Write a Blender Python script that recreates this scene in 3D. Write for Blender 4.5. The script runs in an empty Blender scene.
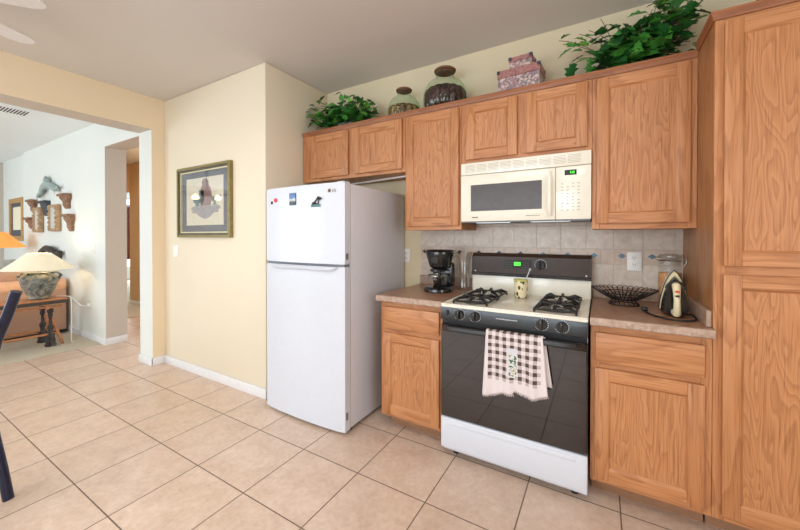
import bpy, bmesh, math, random
from mathutils import Vector, Matrix, noise
PI = math.pi
SC = bpy.context.scene
COL = SC.collection

# ------------------------------------------------------------------ camera, world, lights, exposure
cd = bpy.data.cameras.new('camera'); cam = bpy.data.objects.new('camera', cd); COL.objects.link(cam)
cd.sensor_width = 36; cd.lens = 341.45 / 800 * 36; cd.shift_y = -(265 - 239.08) / 800
cd.clip_start = 0.05; cd.clip_end = 100
cam.location = (0.8107, -2.5185, 1.3006)
cam.rotation_euler = (PI / 2 - 0.0076, 0, 0.5314)
SC.camera = cam
SC.view_settings.view_transform = 'Standard'; SC.view_settings.look = 'None'
SC.view_settings.gamma = 1; SC.view_settings.use_curve_mapping = False
SC.view_settings.exposure = 0.2
SC.render.engine = 'CYCLES'
SC.cycles.max_bounces = 10; SC.cycles.diffuse_bounces = 6; SC.cycles.glossy_bounces = 5
SC.cycles.transparent_max_bounces = 12
SC.cycles.caustics_reflective = False; SC.cycles.caustics_refractive = False
SC.cycles.sample_clamp_indirect = 4.0
SC.cycles.use_denoising = True

wd = bpy.data.worlds.new('world'); SC.world = wd; wd.use_nodes = True
wn = wd.node_tree; wn.nodes.clear()
wo = wn.nodes.new('ShaderNodeOutputWorld'); wb = wn.nodes.new('ShaderNodeBackground')
wb.inputs['Color'].default_value = (0.78, 0.90, 1.0, 1); wb.inputs['Strength'].default_value = 2.2
wn.links.new(wb.outputs[0], wo.inputs[0])

def area(name, loc, rot, sx, sy, power, color=(1, 1, 1), shape='RECTANGLE', spread=PI):
    l = bpy.data.lights.new(name, 'AREA'); l.shape = shape; l.size = sx; l.size_y = sy
    l.energy = power; l.color = color; l.spread = spread
    o = bpy.data.objects.new(name, l); COL.objects.link(o); o.location = loc; o.rotation_euler = rot
    return o
# daylight through the rear dining windows, through the kitchen side window, and through the living room windows
area('daylight_rear', (-0.9, -5.35, 1.45), (PI / 2, 0, 0), 3.0, 1.7, 64, (0.82, 0.91, 1.0))
area('daylight_side', (2.78, -3.1, 1.5), (PI / 2, 0, PI / 2), 1.6, 1.2, 22, (0.95, 0.97, 1.0))
area('daylight_living', (-6.6, -5.7, 1.5), (PI / 2, 0, 0), 3.4, 1.9, 74, (0.86, 0.94, 1.0))
area('daylight_hall', (-11.75, 1.9, 1.5), (PI / 2, 0, -PI / 2), 2.0, 2.0, 170, (0.93, 0.97, 1.0))
# added fills below the kitchen and hall ceilings; ceiling fixture of the dining corner
area('kitchen_fill', (0.5, -2.3, 2.62), (0, 0, 0), 1.2, 0.5, 17, (1.0, 0.94, 0.86))  # added soft fill for the kitchen, no fixture hangs here
area('hall_fill', (-5.2, 0.0, 2.66), (0, 0, 0), 0.4, 0.4, 16, (1.0, 0.95, 0.88))  # added to brighten the tan hall wall, not a real fixture
area('dining_ceiling_light', (-1.91, -2.35, 2.28), (0, 0, 0), 0.3, 0.3, 9, (1.0, 0.90, 0.76), 'ELLIPSE')

# ------------------------------------------------------------------ materials
def s2l(c): return tuple(((v / 255) / 12.92 if v / 255 <= 0.04045 else ((v / 255 + 0.055) / 1.055) ** 2.4) for v in c)
class NT:
    def __init__(s, name):
        s.m = bpy.data.materials.new(name); s.m.use_nodes = True; s.t = s.m.node_tree; s.t.nodes.clear()
        s.out = s.n('ShaderNodeOutputMaterial'); s.b = s.n('ShaderNodeBsdfPrincipled'); s.l(s.b.outputs[0], s.out.inputs[0])
    def n(s, t, **k):
        o = s.t.nodes.new(t)
        for a, b in k.items(): setattr(o, a, b)
        return o
    def l(s, a, b): s.t.links.new(a, b)
    def set(s, node, i, v):
        if hasattr(v, 'is_linked') or hasattr(v, 'links'): s.l(v, node.inputs[i])
        else: node.inputs[i].default_value = v
    def math(s, op, a, b=0.0, c=0.0):
        o = s.n('ShaderNodeMath', operation=op)
        s.set(o, 0, a); s.set(o, 1, b); s.set(o, 2, c)
        return o.outputs[0]
    def co(s, scale=(1, 1, 1), loc=(0, 0, 0), rot=(0, 0, 0)):
        c = s.n('ShaderNodeTexCoord'); m = s.n('ShaderNodeMapping')
        m.inputs['Scale'].default_value = scale; m.inputs['Location'].default_value = loc; m.inputs['Rotation'].default_value = rot
        s.l(c.outputs['Object'], m.inputs[0]); return m.outputs[0]
    def noise(s, vec, scale=1, detail=3, rough=0.5, dist=0):
        o = s.n('ShaderNodeTexNoise'); s.l(vec, o.inputs['Vector'])
        o.inputs['Scale'].default_value = scale; o.inputs['Detail'].default_value = detail
        o.inputs['Roughness'].default_value = rough; o.inputs['Distortion'].default_value = dist
        return o.outputs['Fac']
    def ramp(s, fac, stops, interp='LINEAR'):
        o = s.n('ShaderNodeValToRGB'); s.l(fac, o.inputs[0]); e = o.color_ramp.elements; o.color_ramp.interpolation = interp
        while len(e) < len(stops): e.new(0.5)
        for k, (p, c) in enumerate(stops): e[k].position = p; e[k].color = (*c[:3], 1)
        return o.outputs[0]
    def mix(s, fac, a, b, mode='MIX'):
        o = s.n('ShaderNodeMix', data_type='RGBA', blend_type=mode)
        s.set(o, 0, fac)
        for i, v in ((6, a), (7, b)):
            if hasattr(v, 'links'): s.l(v, o.inputs[i])
            else: o.inputs[i].default_value = (*v[:3], 1)
        return o.outputs[2]
    def bump(s, h, strength=0.2, dist=0.01):
        o = s.n('ShaderNodeBump'); o.inputs['Strength'].default_value = strength; o.inputs['Distance'].default_value = dist
        s.l(h, o.inputs['Height']); s.l(o.outputs[0], s.b.inputs['Normal'])
    def base(s, c):
        if hasattr(c, 'links'): s.l(c, s.b.inputs['Base Color'])
        else: s.b.inputs['Base Color'].default_value = (*c[:3], 1)
    def rough(s, v): s.set(s.b, 'Roughness', v)

def plain(name, rgb, rough=0.5, metal=0, var=0.04, emit=0, scale=30, coat=0, spec=None):
    t = NT(name); c = s2l(rgb)
    f = t.noise(t.co(), scale, 2)
    lo = tuple(v * (1 - var) for v in c); hi = tuple(min(1, v * (1 + var)) for v in c)
    t.base(t.ramp(f, [(0.3, lo), (0.7, hi)])); t.rough(rough); t.b.inputs['Metallic'].default_value = metal
    if coat: t.b.inputs['Coat Weight'].default_value = coat; t.b.inputs['Coat Roughness'].default_value = 0.05
    if spec is not None: t.b.inputs['Specular IOR Level'].default_value = spec
    if emit:
        t.b.inputs['Emission Color'].default_value = (*c, 1); t.b.inputs['Emission Strength'].default_value = emit
    return t.m

def wall_mat(name, rgb):
    t = NT(name); c = s2l(rgb); v = t.co()
    f = t.noise(v, 1.3, 3)
    t.base(t.ramp(f, [(0.3, tuple(x * 0.97 for x in c)), (0.7, c)])); t.rough(0.75)
    t.bump(t.noise(v, 90, 4, 0.6), 0.12, 0.002)
    return t.m

def oak(name, axis, rings, lo=(146, 92, 56), mid=(190, 130, 84), hi=(211, 156, 110), off=0.0, ringw=0.5):
    """axis: direction of the grain. rings: strength of cathedral figure"""
    t = NT(name)
    long_, cross = 1.7, 10.0
    sc = {'x': (long_, cross, cross), 'y': (cross, long_, cross), 'z': (cross, cross, long_)}[axis]
    v = t.co(sc, (off, off * 1.7, off * 0.6))
    f1 = t.noise(v, 1.0, 2.6, 0.42, 0.35)                    # big field whose contour lines are the growth rings
    r = t.math('FRACT', t.math('MULTIPLY', f1, rings))
    ring = t.ramp(r, [(0.0, s2l(hi)), (0.55, s2l(mid)), (0.86, s2l(lo)), (1.0, s2l(hi))])
    fs = {'x': (5, 190, 190), 'y': (190, 5, 190), 'z': (190, 190, 5)}[axis]
    pores = t.noise(t.co(fs), 1, 3, 0.6)
    tone = t.noise(t.co(tuple(a * 0.35 for a in sc)), 1, 2)
    base = t.mix(ringw, t.ramp(pores, [(0.3, s2l(lo)), (0.5, s2l(mid)), (0.75, s2l(hi))]), ring)
    base = t.mix(0.30, base, s2l(mid))
    dark = t.ramp(pores, [(0.33, (0.72, 0.66, 0.6)), (0.42, (1, 1, 1))])
    base = t.mix(0.7, base, dark, 'MULTIPLY')
    base = t.mix(0.8, base, t.ramp(tone, [(0.3, (0.88, 0.85, 0.82)), (0.7, (1.04, 1.04, 1.04))]), 'MULTIPLY')
    t.base(base); t.rough(0.44)
    t.bump(pores, 0.06, 0.002)
    return t.m
M = {}
M['oak_v'] = oak('oak_vertical', 'z', 6); M['oak_h'] = oak('oak_horizontal', 'x', 6, off=3.1)
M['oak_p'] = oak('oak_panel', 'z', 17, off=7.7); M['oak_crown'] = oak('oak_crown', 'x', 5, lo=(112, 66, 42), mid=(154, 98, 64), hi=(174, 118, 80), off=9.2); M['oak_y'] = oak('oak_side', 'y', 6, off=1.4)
M['oak_side'] = oak('oak_side_panel', 'z', 4, lo=(136, 90, 54), mid=(172, 122, 80), hi=(188, 140, 98), off=5.2)
M['kick'] = plain('toe_kick_board', (158, 118, 88), 0.7)
M['wall'] = wall_mat('wall_cream', (235, 225, 203))
M['wall_back'] = wall_mat('wall_cream_kitchen', (226, 213, 182))
M['wall_left'] = wall_mat('wall_peach', (237, 219, 189))
M['wall_living'] = wall_mat('wall_living_white', (232, 236, 232))
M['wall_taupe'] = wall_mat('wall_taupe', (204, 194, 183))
M['wall_tan'] = wall_mat('wall_hall_tan', (216, 184, 142))
M['ceiling'] = wall_mat('ceiling_paint', (215, 210, 206))
M['ceiling_living'] = wall_mat('ceiling_living_paint', (238, 244, 248))
M['trim'] = plain('trim_white', (234, 235, 238), 0.45)
M['white_app'] = plain('appliance_white', (214, 220, 231), 0.28, var=0.01, coat=0.3)
M['white_side'] = plain('appliance_white_side', (212, 214, 224), 0.42, var=0.01)
M['cream_app'] = plain('appliance_bisque', (238, 234, 220), 0.25, var=0.01, coat=0.4)
M['grey_seam'] = plain('seam_grey', (120, 124, 132), 0.5)
M['black_gloss'] = plain('black_gloss', (14, 14, 16), 0.12, var=0.1, coat=0.15)
M['black_glass'] = plain('black_glass', (30, 19, 14), 0.035, var=0.05, spec=0.85)
M['black_panel'] = plain('black_panel', (60, 44, 35), 0.35, var=0.15, spec=0.3)
M['black_matte'] = plain('black_matte', (22, 21, 22), 0.55, var=0.2)
M['iron'] = plain('cast_iron', (24, 24, 26), 0.5, var=0.3)
M['chrome'] = plain('chrome', (205, 205, 208), 0.15, 1.0)
M['steel'] = plain('steel', (160, 158, 154), 0.3, 1.0)
M['grey_window'] = plain('microwave_window', (84, 78, 77), 0.25, var=0.08, spec=0.3)
M['green_led'] = plain('green_display_light', (70, 235, 40), 0.5, emit=1.2)
M['dark_led'] = plain('display_dark', (22, 34, 18), 0.2)
M['ink'] = plain('ink_grey', (120, 116, 108), 0.6)
M['slot_grey'] = plain('slot_grey', (176, 174, 160), 0.6)
M['ink_dark'] = plain('ink_dark', (40, 38, 38), 0.6)
M['ink_white'] = plain('ink_white', (200, 205, 208), 0.5)
M['gold'] = plain('frame_gold', (140, 126, 78), 0.4, 0.4, var=0.25, scale=60)
M['green_gold'] = plain('frame_green', (84, 84, 66), 0.4, 0.2, var=0.2)
M['mat_blue'] = plain('mat_blue_grey', (90, 93, 106), 0.8)
M['paper'] = plain('paper_cream', (244, 236, 212), 0.8)
M['rose'] = plain('print_rose', (158, 128, 126), 0.8, var=0.2, scale=80)
M['teal'] = plain('print_teal', (96, 132, 138), 0.8, var=0.3, scale=80)
M['print_grey'] = plain('print_grey', (170, 166, 170), 0.8, var=0.15, scale=60)
M['tan_frame'] = plain('frame_tan', (186, 146, 92), 0.5, var=0.12)
M['carved'] = plain('carved_brown', (138, 104, 82), 0.7, var=0.45, scale=35)
M['carved_tan'] = plain('carved_tan', (176, 146, 112), 0.7, var=0.25, scale=30)
M['carved_dark'] = plain('carved_dark', (66, 70, 80), 0.6, var=0.3)
M['verdigris'] = plain('verdigris_plaster', (160, 174, 172), 0.7, var=0.25, scale=30)
M['sofa'] = plain('sofa_fabric', (200, 160, 138), 0.9, var=0.12, scale=120)
M['sofa_hi'] = plain('sofa_cushion', (230, 180, 148), 0.9, var=0.06)
M['sofa_trim'] = plain('sofa_trim', (126, 84, 62), 0.8)
M['pillow'] = plain('pillow_grey', (196, 196, 192), 0.9, var=0.1, scale=25)
M['bronze'] = plain('bronze_dark', (62, 58, 58), 0.45, 0.3, var=0.4, scale=40)
M['copper'] = plain('copper_edge', (190, 130, 88), 0.5, 0.1, var=0.2)
M['slate_edge'] = plain('table_edge', (70, 66, 60), 0.6, var=0.4, scale=60)
M['chair_blue'] = plain('chair_metal_blue', (26, 34, 62), 0.28, 0.6, var=0.1, coat=0.5)
M['seat_dark'] = plain('seat_dark', (50, 48, 54), 0.8)
M['fan_white'] = plain('fan_white', (226, 224, 226), 0.4)
M['vent_dark'] = plain('vent_dark', (56, 70, 80), 0.6)
M['leaf1'] = plain('leaf_green', (74, 148, 60), 0.42, var=0.35, scale=9)
M['leaf2'] = plain('leaf_dark', (42, 100, 48), 0.42, var=0.35, scale=9)
M['leaf3'] = plain('leaf_bright', (122, 188, 74), 0.42, var=0.25, scale=9)
M['stem'] = plain('stem_brown', (86, 62, 42), 0.7)
M['wicker'] = plain('wicker_lilac', (128, 122, 140), 0.8, var=0.5, scale=120)
M['cork'] = plain('cork_lid', (122, 82, 58), 0.8, var=0.2)
M['plastic_black'] = plain('plastic_black', (20, 20, 22), 0.2, var=0.1, coat=0.3)
M['iron_cream'] = plain('iron_cream', (224, 214, 176), 0.35, var=0.04)
M['red'] = plain('red_plastic', (214, 52, 60), 0.4)
M['orange_red'] = plain('orange_button', (236, 84, 40), 0.4)
M['bulb'] = plain('lamp_bulb_glow', (255, 226, 170), 0.4, emit=12)
M['outlet'] = plain('outlet_white', (244, 243, 240), 0.35)
M['curtain'] = plain('curtain_red', (150, 84, 76), 0.9, var=0.2, scale=15)
M['peach_band'] = plain('filling_peach', (208, 150, 96), 0.8, var=0.1)
M['hall_glow'] = plain('blind_white', (240, 244, 236), 0.6)

def floor_tiles():
    t = NT('floor_tiles'); v = t.co()
    px = t.n('ShaderNodeSeparateXYZ'); t.l(v, px.inputs[0])
    T, GX, GY = 0.4108, -2.3901, -1.8477
    u = t.math('DIVIDE', t.math('SUBTRACT', px.outputs[0], GX), T); w = t.math('DIVIDE', t.math('SUBTRACT', px.outputs[1], GY), T)
    def edge(a):
        f = t.math('FRACT', t.math('ADD', a, 100.0)); return t.math('MINIMUM', f, t.math('SUBTRACT', 1.0, f))
    wob = t.math('MULTIPLY', t.math('SUBTRACT', t.noise(v, 60, 2), 0.5), 0.004)
    e = t.math('ADD', t.math('MINIMUM', edge(u), edge(w)), wob)
    g = t.n('ShaderNodeMapRange'); t.l(e, g.inputs[0]); g.inputs[1].default_value = 0.005; g.inputs[2].default_value = 0.0095
    mask = g.outputs[0]
    cell = t.n('ShaderNodeCombineXYZ'); t.l(t.math('FLOOR', t.math('ADD', u, 100.0)), cell.inputs[0]); t.l(t.math('FLOOR', t.math('ADD', w, 100.0)), cell.inputs[1])
    wn_ = t.n('ShaderNodeTexWhiteNoise', noise_dimensions='3D'); t.l(cell.outputs[0], wn_.inputs[0])
    off = t.n('ShaderNodeVectorMath', operation='MULTIPLY_ADD'); t.l(wn_.outputs['Color'], off.inputs[0]); off.inputs[1].default_value = (20, 20, 20); t.l(v, off.inputs[2])
    n1 = t.noise(off.outputs[0], 7, 5, 0.6, 0.6); n2 = t.noise(off.outputs[0], 38, 4, 0.65)
    base = t.ramp(n1, [(0.25, s2l((201, 174, 154))), (0.5, s2l((219, 195, 176))), (0.78, s2l((232, 213, 198)))])
    base = t.mix(0.35, base, t.ramp(n2, [(0.35, s2l((200, 174, 154))), (0.65, s2l((231, 212, 197)))]))
    base = t.mix(1.0, base, t.ramp(wn_.outputs['Value'], [(0, (0.94, 0.93, 0.92)), (1, (1.03, 1.03, 1.03))]), 'MULTIPLY')
    t.base(t.mix(mask, s2l((118, 98, 82)), base))
    t.rough(t.math('ADD', 0.62, t.math('MULTIPLY', mask, t.math('ADD', -0.34, t.math('MULTIPLY', n1, 0.12)))))
    h = t.math('ADD', mask, t.math('MULTIPLY', n1, 0.25)); t.bump(h, 0.25, 0.003)
    return t.m
M['floor'] = floor_tiles()
def carpet_mat():
    t = NT('carpet_beige'); v = t.co(); n = t.noise(v, 220, 3)
    t.base(t.ramp(n, [(0.3, s2l((186, 176, 156))), (0.7, s2l((224, 216, 198)))])); t.rough(0.95); t.bump(n, 0.5, 0.01); return t.m
M['carpet'] = carpet_mat()
def mottled(name, cols, scale, rough, bump=0.0, dist=0.8):
    t = NT(name); v = t.co(); n = t.noise(v, scale, 6, 0.65, dist)
    k = [0.28 + 0.44 * i / (len(cols) - 1) for i in range(len(cols))]
    t.base(t.ramp(n, [(p, s2l(c)) for p, c in zip(k, cols)])); t.rough(rough)
    if bump: t.bump(n, bump, 0.003)
    return t.m
M['counter'] = mottled('counter_laminate', [(130, 92, 68), (160, 120, 94), (180, 142, 114)], 26, 0.3)
M['counter_edge'] = mottled('counter_edge', [(142, 116, 100), (172, 146, 128), (196, 172, 154)], 40, 0.4)
M['tile_a'] = mottled('splash_tile', [(190, 174, 160), (208, 194, 180), (224, 212, 200)], 16, 0.35, 0.05)
M['tile_b'] = mottled('splash_tile_tan', [(188, 166, 150), (206, 186, 170), (220, 202, 186)], 18, 0.35, 0.05)
M['grout'] = plain('grout', (196, 186, 176), 0.9)
M['blue_tile'] = plain('inset_blue', (92, 128, 148), 0.25, var=0.4, scale=120)
M['dark_tile'] = plain('inset_dark', (40, 44, 50), 0.25, var=0.3, scale=120)
def floral(name, cols, scale, seed=0):
    t = NT(name); v = t.co(loc=(seed, 0, 0)); n = t.n('ShaderNodeTexVoronoi'); t.l(v, n.inputs['Vector']); n.inputs['Scale'].default_value = scale
    w = t.n('ShaderNodeTexWhiteNoise', noise_dimensions='3D'); t.l(n.outputs['Position'], w.inputs[0])
    t.base(t.mix(0.35, t.ramp(w.outputs['Value'], [(i / len(cols), s2l(c)) for i, c in enumerate(cols)], 'CONSTANT'), t.ramp(t.noise(v, scale * 1.4, 3), [(0.3, s2l(cols[0])), (0.7, s2l(cols[-1]))])))
    t.rough(0.55); return t.m
M['box_floral'] = floral('floral_paper', [(150, 110, 116), (206, 186, 178), (112, 96, 124), (228, 214, 196), (86, 110, 116), (176, 128, 132), (58, 52, 70), (214, 196, 190)], 85)
M['box_rose'] = floral('rose_paper', [(140, 88, 88), (170, 118, 116), (158, 104, 104), (184, 140, 134)], 110, 4)
M['pot_filling'] = floral('filling_nuts', [(120, 82, 50), (190, 150, 90), (60, 40, 30), (150, 110, 70), (210, 180, 120), (90, 60, 40)], 70, 2)
M['pot_brown'] = mottled('filling_brown', [(30, 18, 18), (58, 34, 34), (80, 50, 50), (120, 108, 130)], 30, 0.16)
M['lamp_pot'] = mottled('lamp_pot_glaze', [(44, 46, 46), (92, 100, 98), (150, 148, 136), (196, 176, 140)], 9, 0.5, 0.2, 1.6)
def cup_mat():
    t = NT('cup_painted'); v = t.co()
    w = t.n('ShaderNodeTexVoronoi'); t.l(t.co((1, 1, 0.6)), w.inputs['Vector']); w.inputs['Scale'].default_value = 42
    k = t.ramp(w.outputs['Distance'], [(0.0, s2l((40, 66, 40))), (0.30, s2l((58, 92, 52))), (0.36, s2l((230, 216, 176))), (1, s2l((236, 224, 188)))])
    px = t.n('ShaderNodeSeparateXYZ'); t.l(v, px.inputs[0])
    rim = t.math('GREATER_THAN', px.outputs[2], 1.014)
    t.base(t.mix(rim, k, s2l((206, 200, 120)))); t.rough(0.25); return t.m
M['cup'] = cup_mat()
def glass(name, tint, gloss=0.12, base=0.0):
    t = NT(name); t.t.nodes.remove(t.b)
    tr = t.n('ShaderNodeBsdfTransparent'); tr.inputs[0].default_value = (*tint, 1)
    gl = t.n('ShaderNodeBsdfGlossy'); gl.inputs['Roughness'].default_value = 0.04
    fr = t.n('ShaderNodeLayerWeight'); fr.inputs[0].default_value = 0.35
    f = t.math('ADD', base, t.math('MULTIPLY', fr.outputs['Facing'], gloss * 4))
    f = t.math('MINIMUM', f, 0.9)
    mx = t.n('ShaderNodeMixShader'); t.l(f, mx.inputs[0]); t.l(tr.outputs[0], mx.inputs[1]); t.l(gl.outputs[0], mx.inputs[2])
    t.l(mx.outputs[0], t.out.inputs[0]); return t.m
M['glass'] = glass('clear_glass', (0.97, 0.98, 0.975), 0.06, 0.02)
M['glass_green'] = glass('green_glass', (0.85, 0.93, 0.86), 0.045, 0.01)
M['glass_pic'] = glass('picture_glass', (0.97, 0.97, 0.97), 0.05, 0.06)
M['glass_win'] = glass('window_glass', (0.97, 0.99, 1.0), 0.05, 0.02)
def shade_mat(name, rgb, emit, ecol):
    t = NT(name); t.base(s2l(rgb)); t.rough(0.8)
    t.b.inputs['Emission Color'].default_value = (*s2l(ecol), 1); t.b.inputs['Emission Strength'].default_value = emit
    return t.m
M['shade_cream'] = shade_mat('lamp_shade_cream', (240, 230, 208), 0.18, (255, 236, 190))
M['shade_orange'] = shade_mat('lamp_shade_orange', (232, 160, 88), 0.5, (255, 170, 80))
M['shade_top'] = shade_mat('lamp_diffuser', (255, 240, 190), 1.0, (255, 238, 160))
def towel_mat():
    t = NT('towel_gingham'); v = t.co(); px = t.n('ShaderNodeSeparateXYZ'); t.l(v, px.inputs[0]); X, Z = px.outputs[0], px.outputs[2]
    wob = t.math('MULTIPLY', t.math('SUBTRACT', t.noise(v, 14, 2), 0.5), 0.010)
    def band(a, p, o):
        f = t.math('FRACT', t.math('ADD', t.math('DIVIDE', t.math('ADD', t.math('ADD', a, wob), o), p), 50.0)); return t.math('LESS_THAN', f, 0.5)
    bx, bz = band(X, 0.0375, 0.0), band(Z, 0.0385, 0.008)
    inr = t.math('MULTIPLY', t.math('GREATER_THAN', X, 0.300), t.math('LESS_THAN', X, 0.560))
    inr = t.math('MULTIPLY', inr, t.math('GREATER_THAN', Z, 0.552))
    pan = t.math('MULTIPLY', t.math('MULTIPLY', t.math('GREATER_THAN', X, 0.398), t.math('LESS_THAN', X, 0.447)), t.math('MULTIPLY', t.math('GREATER_THAN', Z, 0.580), t.math('LESS_THAN', Z, 0.728)))
    inr = t.math('MULTIPLY', inr, t.math('SUBTRACT', 1.0, pan))
    both = t.math('MULTIPLY', t.math('MULTIPLY', bx, bz), inr)
    one = t.math('MULTIPLY', t.math('MAXIMUM', bx, bz), inr)
    c = t.mix(one, s2l((222, 212, 214)), s2l((186, 174, 173)))
    c = t.mix(both, c, s2l((82, 66, 62)))
    vo = t.noise(v, 95, 2)
    flower = t.ramp(vo, [(0.0, s2l((70, 104, 70))), (0.40, s2l((86, 128, 84))), (0.43, s2l((214, 214, 218))), (0.60, s2l((214, 214, 218))), (0.63, s2l((206, 176, 70)))], 'CONSTANT')
    pin = t.math('MULTIPLY', pan, t.math('MULTIPLY', t.math('GREATER_THAN', X, 0.408), t.math('LESS_THAN', Z, 0.70)))
    c = t.mix(pan, c, s2l((208, 208, 214))); c = t.mix(pin, c, flower)
    t.base(c); t.rough(0.95); t.bump(t.noise(v, 500, 2), 0.3, 0.002); return t.m
M['towel'] = towel_mat()
def blind_pic(): # the tiny landscape on the magnet
    t = NT('magnet_picture'); v = t.co(); px = t.n('ShaderNodeSeparateXYZ'); t.l(v, px.inputs[0])
    n = t.noise(v, 60, 2); z = t.math('ADD', px.outputs[2], t.math('MULTIPLY', n, 0.03))
    mr = t.n('ShaderNodeMapRange'); t.l(z, mr.inputs[0]); mr.inputs[1].default_value = 1.53; mr.inputs[2].default_value = 1.62
    t.base(t.ramp(mr.outputs[0], [(0, s2l((46, 84, 116))), (0.3, s2l((30, 44, 54))), (0.5, s2l((210, 216, 216))), (0.62, s2l((96, 134, 186))), (1, s2l((60, 110, 176)))])); t.rough(0.3); return t.m
M['magnet_pic'] = blind_pic()

# ------------------------------------------------------------------ geometry helpers
def mark(bm, before, mi):
    for f in bm.faces:
        if f.index == -1 or f not in before: f.material_index = mi
def box(bm, x0, x1, y0, y1, z0, z1, mi=0, bev=0.0, seg=1):
    g = bmesh.ops.create_cube(bm, size=1.0); vs = g['verts']
    if x0 > x1: x0, x1 = x1, x0
    if y0 > y1: y0, y1 = y1, y0
    if z0 > z1: z0, z1 = z1, z0
    for v in vs: v.co = Vector(((x0 + x1) / 2 + v.co.x * (x1 - x0), (y0 + y1) / 2 + v.co.y * (y1 - y0), (z0 + z1) / 2 + v.co.z * (z1 - z0)))
    fs = list({f for v in vs for f in v.link_faces})
    for f in fs: f.material_index = mi
    if bev > 0:
        es = list({e for v in vs for e in v.link_edges})
        r = bmesh.ops.bevel(bm, geom=es, offset=min(bev, 0.45 * min(x1 - x0, y1 - y0, z1 - z0)), segments=seg, affect='EDGES', profile=0.5)
        for f in r['faces']: f.material_index = mi
def quad(bm, pts, mi=0):
    f = bm.faces.new([bm.verts.new(p) for p in pts]); f.material_index = mi; return f
def prism(bm, pts, d, mi=0, cap=True):
    """closed outline pts (3-D) extruded by vector d"""
    d = Vector(d); a = [bm.verts.new(p) for p in pts]; b = [bm.verts.new(Vector(p) + d) for p in pts]; n = len(a); fs = []
    for i in range(n): fs.append(bm.faces.new((a[i], a[(i + 1) % n], b[(i + 1) % n], b[i])))
    if cap: fs.append(bm.faces.new(a[::-1])); fs.append(bm.faces.new(b))
    for f in fs: f.material_index = mi
def tube(bm, pts, r, mi=0, n=8, closed=False, flat=1.0, cap=True):
    pts = [Vector(p) for p in pts]; m = len(pts); rings = []
    rr = r if isinstance(r, (list, tuple)) else [r] * m
    up = None
    for i, p in enumerate(pts):
        if closed: t = pts[(i + 1) % m] - pts[i - 1]
        else: t = pts[min(i + 1, m - 1)] - pts[max(i - 1, 0)]
        t.normalize()
        if up is None:
            up = Vector((0, 0, 1)) if abs(t.z) < 0.9 else Vector((1, 0, 0))
        a = t.cross(up)
        if a.length < 1e-4: a = t.cross(Vector((0, 1, 0)))
        a.normalize(); b = a.cross(t).normalized(); up = b
        rings.append([bm.verts.new(p + (a * math.cos(2 * PI * k / n) + b * math.sin(2 * PI * k / n) * flat) * rr[i]) for k in range(n)])
    for i in range(m if closed else m - 1):
        A, B = rings[i], rings[(i + 1) % m]
        for k in range(n):
            f = bm.faces.new((A[k], A[(k + 1) % n], B[(k + 1) % n], B[k])); f.material_index = mi
    if cap and not closed:
        for R_ in (rings[0][::-1], rings[-1]):
            f = bm.faces.new(R_); f.material_index = mi
def lathe(bm, prof, c=(0, 0, 0), mi=0, n=32, rib=0, ribk=0.0, sx=1, sy=1):
    """prof: list of (r,z); rib: number of flutes"""
    rings = []
    for (r, z) in prof:
        if r < 1e-5: rings.append([bm.verts.new((c[0], c[1], c[2] + z))])
        else:
            ring = []
            for k in range(n):
                a = 2 * PI * k / n; q = r * (1 - ribk * (abs(math.cos(rib * a / 2)) < 0.35) * 1.0) if rib and ribk > 0 else r
                if rib: q = r * (1 - ribk * (1 - abs(math.sin(rib * a / 2))) ** 2)
                ring.append(bm.verts.new((c[0] + q * math.cos(a) * sx, c[1] + q * math.sin(a) * sy, c[2] + z)))
            rings.append(ring)
    for i in range(len(rings) - 1):
        A, B = rings[i], rings[i + 1]
        for k in range(n):
            k2 = (k + 1) % n
            if len(A) == 1 and len(B) == 1: break
            if len(A) == 1: f = bm.faces.new((A[0], B[k2], B[k]))
            elif len(B) == 1: f = bm.faces.new((A[k], A[k2], B[0]))
            else: f = bm.faces.new((A[k], A[k2], B[k2], B[k]))
            f.material_index = mi
def disc_y(bm, cx, cz, y0, y1, r, mi=0, n=24, taper=1.0):
    a = [(cx + r * math.cos(2 * PI * k / n), y0, cz + r * math.sin(2 * PI * k / n)) for k in range(n)]
    b = [(cx + r * taper * math.cos(2 * PI * k / n), y1, cz + r * taper * math.sin(2 * PI * k / n)) for k in range(n)]
    A = [bm.verts.new(p) for p in a]; B = [bm.verts.new(p) for p in b]
    fs = [bm.faces.new((A[k], A[(k + 1) % n], B[(k + 1) % n], B[k])) for k in range(n)] + [bm.faces.new(A[::-1]), bm.faces.new(B)]
    for f in fs: f.material_index = mi
def nb(): return bmesh.new()
def obj(name, bm, mats, parent=None, angle=35):
    bmesh.ops.recalc_face_normals(bm, faces=bm.faces)
    bm.normal_update()
    lim = math.radians(angle)
    for e in bm.edges:
        if len(e.link_faces) == 2 and e.calc_face_angle(0) > lim: e.smooth = False
    for f in bm.faces: f.smooth = True
    me = bpy.data.meshes.new(name); bm.to_mesh(me); bm.free()
    if not isinstance(mats, (list, tuple)): mats = [mats]
    for m in mats: me.materials.append(M[m] if isinstance(m, str) else m)
    o = bpy.data.objects.new(name, me); COL.objects.link(o)
    if parent is not None:
        o.parent = parent; o.matrix_parent_inverse = world_of(parent).inverted()
    return o
def world_of(o):
    m = o.matrix_basis.copy(); p = o
    while p.parent is not None:
        m = p.parent.matrix_basis @ p.matrix_parent_inverse @ m if False else world_of(p.parent) @ p.matrix_parent_inverse @ p.matrix_basis
        return m
    return m
def thing(name, label, cat, loc, group=None, rz=0):
    o = bpy.data.objects.new(name, None); COL.objects.link(o); o.location = loc; o.rotation_euler = (0, 0, rz)
    o.empty_display_size = 0.1
    return tag(o, label, cat, group)
def tag(o, label, cat, group=None):
    o['label'] = label; o['category'] = cat
    if group: o['group'] = group
    return o
def struct(name, bm, mats):
    o = obj(name, bm, mats); o['kind'] = 'structure'; return o
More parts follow.
